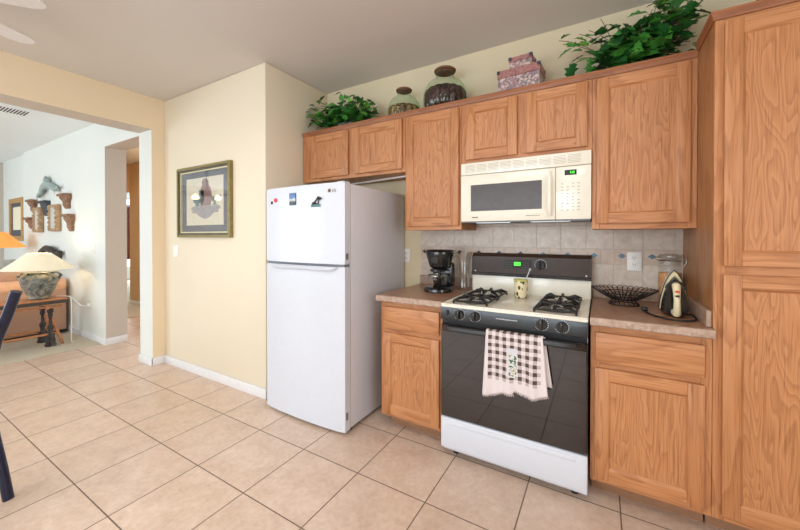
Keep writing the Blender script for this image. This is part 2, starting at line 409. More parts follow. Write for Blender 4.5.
def sub(o, lv=2):
    m = o.modifiers.new('smooth', 'SUBSURF'); m.levels = lv; m.render_levels = lv; return o

# ------------------------------------------------------------------ the setting
H = 2.69
b = nb(); box(b, -11.5, 3.1, -6.3, 3.4, -0.12, 0.0); struct('floor', b, 'floor')
b = nb(); box(b, -8.9, -4.39, -6.1, -0.80, 0.0005, 0.008); box(b, -11.4, -5.66, -0.56, 3.3, 0.0005, 0.008); struct('floor_carpet', b, 'carpet')
b = nb(); box(b, -3.2, 3.1, -6.3, 0.3, H, H + 0.12); struct('ceiling', b, 'ceiling')
b = nb(); box(b, -11.5, -3.2, -6.3, 3.4, H, H + 0.12); struct('ceiling_living', b, 'ceiling_living')
b = nb(); box(b, -1.492, 3.0, 0.0, 0.2, 0, H); struct('wall_back', b, 'wall_back')
b = nb(); box(b, -3.06, -1.492, -0.715, 0.2, 0, H, 0, 0.012, 2); struct('wall_picture', b, 'wall')
# wall between kitchen and living room: pier beside the picture wall, header over the wide opening, far pier
b = nb()
box(b, -3.32, -3.06, -0.83, -0.575, 0, H, 0); box(b, -3.32, -3.06, -4.3, -0.83, 2.37, H, 0); box(b, -3.32, -3.06, -5.6, -4.3, 0, H, 0)
for f in b.faces:                                    # reveal and back side are painted like the living room
    c = f.calc_center_median(); n = f.normal
    f.normal_update()
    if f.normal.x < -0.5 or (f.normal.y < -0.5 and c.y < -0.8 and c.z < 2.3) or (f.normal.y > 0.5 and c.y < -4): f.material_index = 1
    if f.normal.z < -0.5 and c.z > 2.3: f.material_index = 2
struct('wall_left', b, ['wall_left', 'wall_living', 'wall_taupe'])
b = nb()
box(b, -7.48, -4.28, -0.79, -0.575, 0, H); box(b, -8.9, -7.48, -0.75, -0.575, 0, H); box(b, -4.28, -3.32, -0.79, -0.575, 2.37, H)
for f in b.faces:
    f.normal_update(); c = f.calc_center_median()
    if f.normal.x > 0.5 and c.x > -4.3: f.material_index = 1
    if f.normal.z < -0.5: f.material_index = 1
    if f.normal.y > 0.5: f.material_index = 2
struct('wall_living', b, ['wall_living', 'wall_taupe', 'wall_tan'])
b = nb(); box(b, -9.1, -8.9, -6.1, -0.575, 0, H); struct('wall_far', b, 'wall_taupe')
b = nb(); box(b, 2.9, 3.1, -5.6, -3.95, 0, H); box(b, 2.9, 3.1, -2.25, 0.0, 0, H); box(b, 2.9, 3.1, -3.95, -2.25, 0, 0.88); box(b, 2.9, 3.1, -3.95, -2.25, 2.15, H); struct('wall_right', b, 'wall')
b = nb(); box(b, -3.06, -2.45, -5.7, -5.5, 0, H); box(b, 0.65, 3.1, -5.7, -5.5, 0, H); box(b, -2.45, 0.65, -5.7, -5.5, 0, 0.55); box(b, -2.45, 0.65, -5.7, -5.5, 2.35, H); struct('wall_rear', b, 'wall')
b = nb(); box(b, -8.9, -8.4, -6.1, -5.9, 0, H); box(b, -4.8, -3.06, -6.1, -5.9, 0, H); box(b, -8.4, -4.8, -6.1, -5.9, 0, 0.5); box(b, -8.4, -4.8, -6.1, -5.9, 2.5, H); struct('wall_living_rear', b, 'wall_living')
# hallway beyond the narrow opening
b = nb(); box(b, -7.0, -3.32, 0.51, 0.7, 0, H); struct('wall_hall', b, 'wall_tan')
b = nb(); box(b, -7.12, -7.0, -0.575, 3.3, 2.15, H); struct('wall_hall_header', b, 'wall_tan')
b = nb(); box(b, -7.15, -3.06, 3.3, 3.4, 0, H); box(b, -11.5, -7.15, 3.3, 3.4, 0, H); box(b, -11.5, -9.1, -0.7, -0.575, 0, H); struct('wall_hall_far', b, 'wall_living')
b = nb(); box(b, -11.5, -11.4, -0.575, 0.9, 0, H); box(b, -11.5, -11.4, 0.9, 2.9, 0, 0.35); box(b, -11.5, -11.4, 0.9, 2.9, 2.45, H); box(b, -11.5, -11.4, 2.9, 3.3, 0, H); struct('wall_hall_end', b, 'wall_living')

def window(n, p0, p1, z0, z1, axis, at, cols):
    fr = nb()
    def bar(a0, a1, c0, c1, t=0.03):
        if axis == 'x': box(fr, a0, a1, at - t, at + t, c0, c1, 0, 0.004)
        else: box(fr, at - t, at + t, a0, a1, c0, c1, 0, 0.004)
    bar(p0, p1, z0, z0 + 0.05); bar(p0, p1, z1 - 0.05, z1)
    for k in range(cols + 1):
        q = p0 + (p1 - p0) * k / cols; bar(max(p0, q - 0.025), min(p1, q + 0.025), z0, z1)
    bar(p0, p1, (z0 + z1) / 2 - 0.015, (z0 + z1) / 2 + 0.015, 0.018)
    w = struct('window_%d' % n, fr, 'trim')
    g = nb()
    if axis == 'x': box(g, p0, p1, at - 0.003, at + 0.003, z0, z1)
    else: box(g, at - 0.003, at + 0.003, p0, p1, z0, z1)
    obj('pane', g, 'glass_win', w)
window(1, -2.45, 0.65, 0.55, 2.35, 'x', -5.6, 3)
window(2, -3.95, -2.25, 0.88, 2.15, 'y', 3.0, 2)
window(3, -8.4, -4.8, 0.5, 2.5, 'x', -6.0, 3)
window(4, 0.9, 2.9, 0.35, 2.45, 'y', -11.45, 2)

def baseboard(name, segs):
    b = nb()
    for (x0, x1, y0, y1) in segs: box(b, x0, x1, y0, y1, 0.0, 0.083, 0, 0.005, 2)
    struct(name, b, 'trim')
T = 0.013
baseboard('baseboard_picture', [(-3.06, -1.492 + T, -0.715 - T, -0.715 - 0.0005), (-1.492 + 0.0005, -1.492 + T, -0.715, -0.03)])
baseboard('baseboard_left', [(-3.06 + 0.0005, -3.06 + T, -0.83 - T, -0.715 - T), (-3.32 - T, -3.06 + T, -0.83 - T, -0.83 - 0.0005), (-3.32 - T, -3.32 - 0.0005, -0.83, -0.575)])
baseboard('baseboard_living', [(-7.46, -4.28 + T, -0.79 - T, -0.79 - 0.0005), (-4.28 + 0.0005, -4.28 + T, -0.79, -0.575), (-8.9, -7.49, -0.75 - T, -0.7505)])
baseboard('baseboard_hall', [(-7.0, -3.33, 0.51 - T, 0.5095)])

# tiled backsplash on the back wall (a surface of the wall, diamond insets included)
def splash():
    b = nb(); x0, x1, z0, z1 = -0.463, 1.2195, 0.9855, 1.397; g = 0.0035
    box(b, x0, x1, -0.007, -0.0005, z0, z1, 2)
    P = 0.1503; xs = [0.88 + P * k for k in range(-10, 4)]
    def row(za, zb, edges, mi):
        for a, c in zip(edges[:-1], edges[1:]):
            a, c = max(a + g / 2, x0), min(c - g / 2, x1)
            if c - a > 0.006: box(b, a, c, -0.0085, -0.0065, za + g / 2, zb - g / 2, mi(a) if callable(mi) else mi, 0.0008)
    row(z0, 1.128, xs, 0); row(1.222, 1.372, xs, 0); row(1.372, z1, xs, 0)
    xb = sorted([0.774 + P * k + s for k in range(-10, 5) for s in (-0.0375, 0.0375)])
    row(1.128, 1.222, xb, lambda a: 1)
    for k in range(-9, 4):
        cx = 0.774 + P * k; cz = 1.180
        if cx < x0 + 0.03 or cx > x1 - 0.03: continue
        prism(b, [(cx - 0.021, -0.0102, cz), (cx, -0.0102, cz - 0.016), (cx + 0.021, -0.0102, cz), (cx, -0.0102, cz + 0.016)], (0, 0.003, 0), 3 if k >= -2 else 4)
    struct('wall_backsplash', b, ['tile_a', 'tile_b', 'grout', 'blue_tile', 'dark_tile'])
splash()

# ------------------------------------------------------------------ cabinets
def door(name, x0, x1, z0, z1, yf, parent, th=0.019, sw=0.057):
    b = nb(); y1 = yf + th; r = 0.009
    box(b, x0, x0 + sw, yf, y1, z0, z1, 0, 0.003, 2); box(b, x1 - sw, x1, yf, y1, z0, z1, 0, 0.003, 2)
    box(b, x0 + sw - 0.001, x1 - sw + 0.001, yf + 0.0006, y1, z0, z0 + sw, 1, 0.0022); box(b, x0 + sw - 0.001, x1 - sw + 0.001, yf + 0.0006, y1, z1 - sw, z1, 1, 0.0022)
    a0, a1, c0, c1 = x0 + sw, x1 - sw, z0 + sw, z1 - sw; q = 0.008
    o = [(a0, c0), (a1, c0), (a1, c1), (a0, c1)]; i = [(a0 + q, c0 + q), (a1 - q, c0 + q), (a1 - q, c1 - q), (a0 + q, c1 - q)]
    for k in range(4):
        k2 = (k + 1) % 4
        quad(b, [(o[k][0], yf + 0.002, o[k][1]), (o[k2][0], yf + 0.002, o[k2][1]), (i[k2][0], yf + r, i[k2][1]), (i[k][0], yf + r, i[k][1])], 1 if k % 2 == 0 else 0)
    box(b, a0 - 0.004, a1 + 0.004, yf + r, y1 - 0.001, c0 - 0.004, c1 + 0.004, 2)
    return obj(name, b, ['oak_v', 'oak_h', 'oak_p'], parent)
def cabinet(name, label, x0, x1, yface, z0, z1, doors, drawers=(), kick=False, yback=-0.002, stiles=None, rails=None, group=None, sides=('oak_side', 'oak_side')):
    t = thing(name, label, 'cabinet', ((x0 + x1) / 2, yface / 2, 0 if kick else z0), group)
    b = nb(); box(b, x0, x1, yface + 0.019, yback, z0, z1, 0); obj('body', b, ['oak_side'], t)
    f = nb(); yy = yface
    sl = [x0] + [x for x in (stiles or [])] + [x1]
    W = 0.038
    box(f, x0, x0 + W, yy, yy + 0.0188, z0, z1, 0, 0.0015); box(f, x1 - W, x1, yy, yy + 0.0188, z0, z1, 0, 0.0015)
    for (a, c) in (stiles or []): box(f, a, c, yy, yy + 0.0188, z0 + 0.03, z1 - 0.02, 0)
    box(f, x0 + W, x1 - W, yy + 0.0004, yy + 0.0188, z0, z0 + 0.036, 1); box(f, x0 + W, x1 - W, yy + 0.0004, yy + 0.0188, z1 - 0.04, z1, 1)
    for (a, c) in (rails or []): box(f, x0 + W, x1 - W, yy + 0.0004, yy + 0.0188, a, c, 1)
    obj('face_frame', f, ['oak_v', 'oak_h'], t)
    for d in doors: door('door', *d, yface - 0.0195, t)
    for (a, c, e, g) in drawers:
        d = nb(); box(d, a, c, yface - 0.0195, yface - 0.0005, e, g, 0, 0.005, 2); obj('drawer_front', d, 'oak_h', t)
    if kick:
        k = nb(); box(k, x0 + 0.004, x1 - 0.004, yface + 0.12, yface + 0.135, 0.0, z0 - 0.0005, 0); obj('toe_kick', k, 'kick', t)
        k = nb(); box(k, x0 + 0.02, x1 - 0.02, yface + 0.136, yback - 0.02, 0.0, z0 - 0.0005, 0); obj('plinth', k, 'kick', t)
    return t
YU = -0.324; ZT = 2.19
cabinet('wall_cabinet', 'short oak two-door wall cabinet above the white refrigerator', -1.478, -0.4325, YU, 1.778, ZT, [(-1.367, -0.96, 1.802, 2.170), (-0.893, -0.455, 1.802, 2.170)], stiles=[(-1.44, -1.36), (-0.965, -0.888)])
cabinet('wall_cabinet', 'narrow tall oak single-door wall cabinet left of the microwave', -0.4315, 0.0015, YU, 1.347, ZT, [(-0.417, -0.013, 1.374, 2.170)])
cabinet('wall_cabinet', 'short oak two-door wall cabinet directly above the microwave', 0.0025, 0.7675, YU, 1.786, ZT, [(0.036, 0.365, 1.807, 2.170), (0.420, 0.745, 1.807, 2.170)], stiles=[(0.36, 0.425)])
cabinet('wall_cabinet', 'tall oak single-door wall cabinet between microwave and pantry cabinet', 0.7685, 1.2195, YU, 1.342, ZT, [(0.79, 1.192, 1.372, 2.168)])
cabinet('base_cabinet', 'oak base cabinet between refrigerator and gas range, one drawer over one door', -0.455, -0.004, -0.61, 0.112, 0.8755, [(-0.43, -0.028, 0.136, 0.670)], [(-0.43, -0.028, 0.700, 0.840)], True, rails=[(0.66, 0.71)])
cabinet('base_cabinet', 'oak base cabinet right of the gas range, one drawer over one door', 0.770, 1.2195, -0.61, 0.112, 0.8755, [(0.79, 1.193, 0.136, 0.670)], [(0.79, 1.193, 0.700, 0.840)], True, rails=[(0.66, 0.71)])
cabinet('pantry_cabinet', 'full-height oak pantry cabinet at the right edge with two stacked doors', 1.2205, 1.90, -0.61, 0.112, 2.205, [(1.248, 1.865, 1.180, 2.183), (1.248, 1.865, 0.142, 1.144)], (), True, rails=[(1.13, 1.19)])

def crown_profile(s):  # (out, z) profile, s = scale
    return [(0, -0.028), (0.006, -0.028), (0.008, -0.014), (0.016, -0.004), (0.016, 0.004), (0.0, 0.004)]
def crown(path, z, name, label):
    """path: list of ((x,y), outward miter vector)"""
    b = nb(); pr_ = crown_profile(1); rings = []
    for (x, y), (ox, oy) in path: rings.append([b.verts.new((x + ox * p[0], y + oy * p[0], z + p[1] * 1.1)) for p in pr_])
    for A, B in zip(rings[:-1], rings[1:]):
        for k in range(len(pr_)):
            k2 = (k + 1) % len(pr_); b.faces.new((A[k], A[k2], B[k2], B[k]))
    b.faces.new(rings[0][::-1]); b.faces.new(rings[-1])
    return tag(obj(name, b, 'oak_crown'), label, 'moulding')
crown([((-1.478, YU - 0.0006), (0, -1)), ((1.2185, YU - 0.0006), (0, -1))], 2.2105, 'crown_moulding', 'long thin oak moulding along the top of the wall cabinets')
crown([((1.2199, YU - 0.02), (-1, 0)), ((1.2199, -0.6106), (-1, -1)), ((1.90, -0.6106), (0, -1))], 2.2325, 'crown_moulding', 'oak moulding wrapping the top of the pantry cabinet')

# pale strip on the underside of the cabinet over the refrigerator
b = nb(); prism(b, [(-1.30, -0.056, 1.7775), (-0.44, -0.205, 1.7775), (-0.44, -0.185, 1.7775), (-1.30, -0.036, 1.7775)], (0, 0, -0.010)); tag(obj('pale_strip', b, 'outlet'), 'thin pale strip under the cabinet above the refrigerator', 'strip')
# countertops
def countertop(x0, x1, label, side=False):
    t = thing('countertop', label, 'countertop', ((x0 + x1) / 2, -0.33, 0.876))
    b = nb(); box(b, x0, x1, -0.640, -0.002, 0.8765, 0.914, 0); obj('slab', b, 'counter', t)
    b = nb(); prism(b, [(x0, -0.6405, 0.8765), (x0, -0.652, 0.8765), (x0, -0.6555, 0.881), (x0, -0.6555, 0.906), (x0, -0.651, 0.9125), (x0, -0.6405, 0.9145)], (x1 - x0, 0, 0)); obj('front_edge', b, 'counter_edge', t)
    b = nb(); box(b, x0, x1 - (0.019 if side else 0), -0.021, -0.0022, 0.9145, 0.985, 0, 0.002)
    if side: box(b, x1 - 0.0185, x1 - 0.0005, -0.60, -0.0022, 0.9145, 0.985, 0, 0.002)
    obj('back_lip', b, 'counter_edge', t)
countertop(-0.47, -0.0035, 'mottled brown laminate countertop left of the range, under the coffee maker')
countertop(0.7685, 1.2195, 'mottled brown laminate countertop right of the range, under the iron and basket', True)

# ------------------------------------------------------------------ refrigerator
def refrigerator():
    x0, x1 = -1.370, -0.612
    t = thing('refrigerator', 'white top-freezer refrigerator standing in the wall nook', 'refrigerator', ((x0 + x1) / 2, -0.42, 0))
    b = nb(); box(b, x0 + 0.004, x1 - 0.001, -0.738, -0.025, 0.03, 1.648, 0, 0.006, 2); obj('body', b, 'white_side', t)
    b = nb(); box(b, x0 + 0.012, x1 - 0.012, -0.7455, -0.7385, 0.05, 1.64, 0); obj('gasket', b, 'grey_seam', t)
    def dr(name, z0, z1):
        b = nb(); n = 14; f, k = [], []
        for i in range(n + 1):
            u = i / n; x = x0 + (x1 - x0) * u; y = -0.800 - 0.018 * (1 - (2 * u - 1) ** 2)
            f.append((x, y))
        out = [(x0, -0.746), *f, (x1, -0.746)]
        prism(b, [(x, y, z0) for x, y in out], (0, 0, z1 - z0))
        es = [e for e in b.edges if abs(e.verts[0].co.z - e.verts[1].co.z) < 1e-6]
        bmesh.ops.bevel(b, geom=es, offset=0.006, segments=2, affect='EDGES')
        return b
    fd = obj('freezer_door', dr('f', 1.118, 1.655), 'white_app', t)
    b = dr('r', 0.022, 1.100)
    rd = obj('refrigerator_door', b, 'white_app', t)
    b = nb()                                             # curved pull recess along the top of the lower door
    n = 28; pts0 = []
    for i in range(n + 1):
        u = i / n; x = x0 + 0.05 + (x1 - x0 - 0.10) * u; s = 1 - (2 * u - 1) ** 10
        pts0.append((x, s))
    for (xa, sa), (xb, sb) in zip(pts0[:-1], pts0[1:]):
        quad(b, [(xa, -0.8195 - 0.001 * sa, 1.100), (xb, -0.8195 - 0.001 * sb, 1.100), (xb, -0.8205 - 0.022 * sb, 1.100 - 0.020 * sb), (xa, -0.8205 - 0.022 * sa, 1.100 - 0.020 * sa)], 0)
        quad(b, [(xa, -0.8205 - 0.022 * sa, 1.100 - 0.020 * sa), (xb, -0.8205 - 0.022 * sb, 1.100 - 0.020 * sb), (xb, -0.816, 1.095 - 0.030 * sb), (xa, -0.816, 1.095 - 0.030 * sa)], 0)
    obj('handle', b, 'white_app', rd)
    b = nb(); box(b, x0 + 0.01, x1 - 0.01, -0.795, -0.746, 1.1005, 1.1175, 0); obj('handle_gap', b, 'grey_seam', t)
    b = nb(); box(b, x1 - 0.075, x1 - 0.02, -0.79, -0.72, 1.6555, 1.664, 0, 0.003); obj('hinge_cover', b, 'white_side', t)
    b = nb(); box(b, x1 - 0.001, x1 + 0.0012, -0.79, -0.765, 1.15, 1.19, 0); obj('side_label', b, 'ink', fd)
    b = nb(); box(b, x1 - 0.001, x1 + 0.0012, -0.79, -0.77, 0.10, 0.15, 0); obj('side_label', b, 'ink', rd)
    b = nb(); box(b, x0 + 0.02, x1 - 0.02, -0.735, -0.70, 0.005, 0.0295, 0); obj('base_grille', b, 'black_matte', t)
    for x in (x0 + 0.05, x1 - 0.04):
        for y in (-0.755, -0.12):
            b = nb(); lathe(b, [(0, 0), (0.018, 0), (0.018, 0.0295), (0, 0.0295)], (x, y if y > -0.5 else -0.71, 0)); obj('foot', b, 'black_matte', t)
    # round emblem and lettering near the top right of the freezer door
    b = nb(); disc_y(b, -0.735, 1.604, -0.8118, -0.8075, 0.0125, 0); obj('emblem', b, 'carved', fd)
    text('lettering', 'LG', (-0.713, -0.8092, 1.594), 0.028, 'ink', fd)
def text(name, s, loc, size, mat, parent=None, align='LEFT', ext=0.0008):
    cu = bpy.data.curves.new(name, 'FONT'); cu.body = s; cu.size = size; cu.extrude = ext; cu.align_x = align
    o = bpy.data.objects.new(name, cu); COL.objects.link(o)
    dg = bpy.context.evaluated_depsgraph_get(); me = bpy.data.meshes.new_from_object(o.evaluated_get(dg))
    bpy.data.objects.remove(o); bpy.data.curves.remove(cu)
    me.transform(Matrix.Translation(loc) @ Matrix.Rotation(PI / 2, 4, 'X')); me.name = name
    me.materials.clear(); me.materials.append(M[mat])
    q = bpy.data.objects.new(name, me); COL.objects.link(q)
    if parent: q.parent = parent; q.matrix_parent_inverse = world_of(parent).inverted()
    return q
refrigerator()
def fy(x):  # front face of the fridge door
    u = (x + 1.362) / 0.75; return -0.800 - 0.018 * (1 - (2 * u - 1) ** 2)
b = nb(); disc_y(b, -1.254, 1.566, fy(-1.254) - 0.008, fy(-1.254) - 0.0003, 0.0155, 0, taper=1.0); tag(obj('fridge_magnet', b, 'red'), 'round red magnet at the upper left of the freezer door', 'magnet', 'magnets on the freezer door')
b = nb(); disc_y(b, -1.300, 1.548, fy(-1.3) - 0.007, fy(-1.3) - 0.0003, 0.008, 0); box(b, -1.307, -1.293, fy(-1.3) - 0.0065, fy(-1.3) - 0.0005, 1.545, 1.562, 0, 0.001); tag(obj('fridge_magnet', b, 'ink_dark'), 'tiny dark magnet left of the red magnet, nearest the door edge', 'magnet', 'magnets on the freezer door')
t = thing('fridge_magnet', 'blue rectangular picture magnet on the freezer door', 'magnet', (-1.067, fy(-1.067), 1.52), 'magnets on the freezer door')
y = fy(-1.067)
b = nb(); box(b, -1.101, -1.034, y - 0.005, y - 0.0012, 1.522, 1.607, 0, 0.001); obj('plate', b, 'carved_dark', t)
b = nb(); box(b, -1.097, -1.038, y - 0.0062, y - 0.0051, 1.526, 1.603, 0); obj('picture', b, 'magnet_pic', t)
y = fy(-0.85); t = thing('fridge_magnet', 'black and blue palm tree magnet on the freezer door', 'magnet', (-0.85, y, 1.50), 'magnets on the freezer door')
b = nb(); box(b, -0.893, -0.806, y - 0.006, y - 0.0015, 1.500, 1.517, 0, 0.002); obj('base_strip', b, 'teal', t)
b = nb()
tube(b, [(-0.87, y - 0.005, 1.517), (-0.855, y - 0.005, 1.535), (-0.835, y - 0.005, 1.552), (-0.828, y - 0.005, 1.562)], 0.005, 0, 6)
tube(b, [(-0.826, y - 0.005, 1.518), (-0.822, y - 0.005, 1.54), (-0.81, y - 0.005, 1.56)], 0.004, 0, 6)
for cx, cz in ((-0.828, 1.562), (-0.812, 1.556)):
    for a in range(0, 360, 50):
        d = Vector((math.cos(math.radians(a)), 0, math.sin(math.radians(a)) * 0.6 + 0.1)) * 0.022
        prism(b, [(cx, y - 0.007, cz), (cx + d.x * 0.5 - d.z * 0.15, y - 0.007, cz + d.z * 0.5 + d.x * 0.15), (cx + d.x, y - 0.007, cz + d.z - 0.006), (cx + d.x * 0.5 + d.z * 0.15, y - 0.007, cz + d.z * 0.5 - 0.004)], (0, 0.003, 0))
prism(b, [(-0.885, y - 0.007, 1.518), (-0.83, y - 0.007, 1.518), (-0.845, y - 0.007, 1.53), (-0.875, y - 0.007, 1.535)], (0, 0.004, 0))
obj('palm_figure', b, 'ink_dark', t)

# ------------------------------------------------------------------ microwave
def marks(b, x0, x1, z, h, y, mi=0, gap=0.35, n=6):
    w = (x1 - x0) / n; random.seed(int(x0 * 1000) + int(z * 1000))
    for k in range(n):
        a = x0 + w * k; hh = h * random.choice((0.75, 1.0, 0.85)); box(b, a, a + w * (1 - gap), y - 0.0006, y + 0.0004, z, z + hh, mi)
def microwave():
    x0, x1, yf = 0.004, 0.765, -0.343
    t = thing('microwave', 'bisque over-the-range microwave mounted above the gas range', 'microwave', (0.385, -0.17, 1.397))
    b = nb(); box(b, x0 + 0.002, x1 - 0.002, -0.315, -0.0135, 1.400, 1.784, 0); obj('body', b, 'cream_app', t)
    b = nb(); box(b, x0, x1, yf, -0.3155, 1.706, 1.784, 0, 0.004, 2)
    g = obj('vent_grille', b, 'cream_app', t)
    b = nb()
    for k in range(9):
        a = x0 + 0.03 + k * 0.0765
        if a + 0.066 > x1 - 0.03: break
        for j in range(6): box(b, a, a + 0.066, yf - 0.0008, yf + 0.003, 1.723 + j * 0.0085, 1.7255 + j * 0.0085, 0)
    obj('vent_slots', b, 'slot_grey', g)
    b = nb(); box(b, x0, 0.5815, yf, -0.3155, 1.399, 1.703, 0, 0.004, 2)
    a0, a1, c0, c1, o0, o1, d0, d1 = 0.074, 0.509, 1.465, 1.636, 0.045, 0.530, 1.440, 1.672
    for q in ([(o0, d0), (o1, d0), (a1, c0), (a0, c0)], [(o1, d0), (o1, d1), (a1, c1), (a1, c0)], [(o1, d1), (o0, d1), (a0, c1), (a1, c1)], [(o0, d1), (o0, d0), (a0, c0), (a0, c1)]):
        quad(b, [(q[0][0], yf - 0.0005, q[0][1]), (q[1][0], yf - 0.0005, q[1][1]), (q[2][0], yf - 0.004, q[2][1]), (q[3][0], yf - 0.004, q[3][1])])
    d = obj('door', b, 'cream_app', t)
    b = nb(); box(b, a0, a1, yf - 0.0045, yf - 0.0004, c0, c1, 0, 0.001); obj('window', b, 'grey_window', d)
    b = nb(); n = 10; pts = [(0.553, yf - 0.004 - 0.026 * math.sin(PI * k / n) ** 0.6, 1.425 + 0.253 * k / n) for k in range(n + 1)]
    tube(b, pts, 0.0125, 0, 10); obj('handle', b, 'cream_app', d)
    b = nb(); marks(b, 0.082, 0.122, 1.422, 0.007, yf, n=7, gap=0.2); obj('lettering', b, 'ink_dark', d)
    b = nb(); marks(b, 0.42, 0.50, 1.426, 0.004, yf, n=14, gap=0.3); obj('lettering', b, 'ink_dark', d)
    b = nb(); box(b, 0.5835, x1, yf, -0.3155, 1.399, 1.703, 0, 0.004, 2); p = obj('control_panel', b, 'cream_app', t)
    b = nb(); box(b, 0.630, 0.692, yf - 0.002, yf + 0.001, 1.652, 1.682, 0, 0.001); q = obj('display', b, 'dark_led', p)
    b = nb(); 
    for cx, s in ((0.660, '1'), (0.668, '4'), (0.678, '1')):
        box(b, cx, cx + 0.0022, yf - 0.0026, yf - 0.0019, 1.660, 1.674, 0)
        if s == '4': box(b, cx, cx + 0.008, yf - 0.0026, yf - 0.0019, 1.666, 1.668, 0); box(b, cx + 0.006, cx + 0.008, yf - 0.0026, yf - 0.0019, 1.660, 1.674, 0)
    obj('clock_digits', b, 'green_led', q)
    b = nb()
    for r in range(9):
        for c in range(4):
            if (r + c * 2) % 7 == 3: continue
            box(b, 0.612 + c * 0.028, 0.624 + c * 0.028, yf - 0.0006, yf + 0.001, 1.45 + r * 0.019, 1.4545 + r * 0.019, 0)
    obj('button_marks', b, 'slot_grey', p)
    b = nb(); box(b, x0 + 0.004, x1 - 0.004, -0.335, -0.0135, 1.3925, 1.3985, 0); box(b, 0.10, 0.32, -0.31, -0.18, 1.388, 1.3925, 1); box(b, 0.44, 0.66, -0.31, -0.18, 1.388, 1.3925, 1); obj('underside', b, ['grey_seam', 'steel'], t)
microwave()

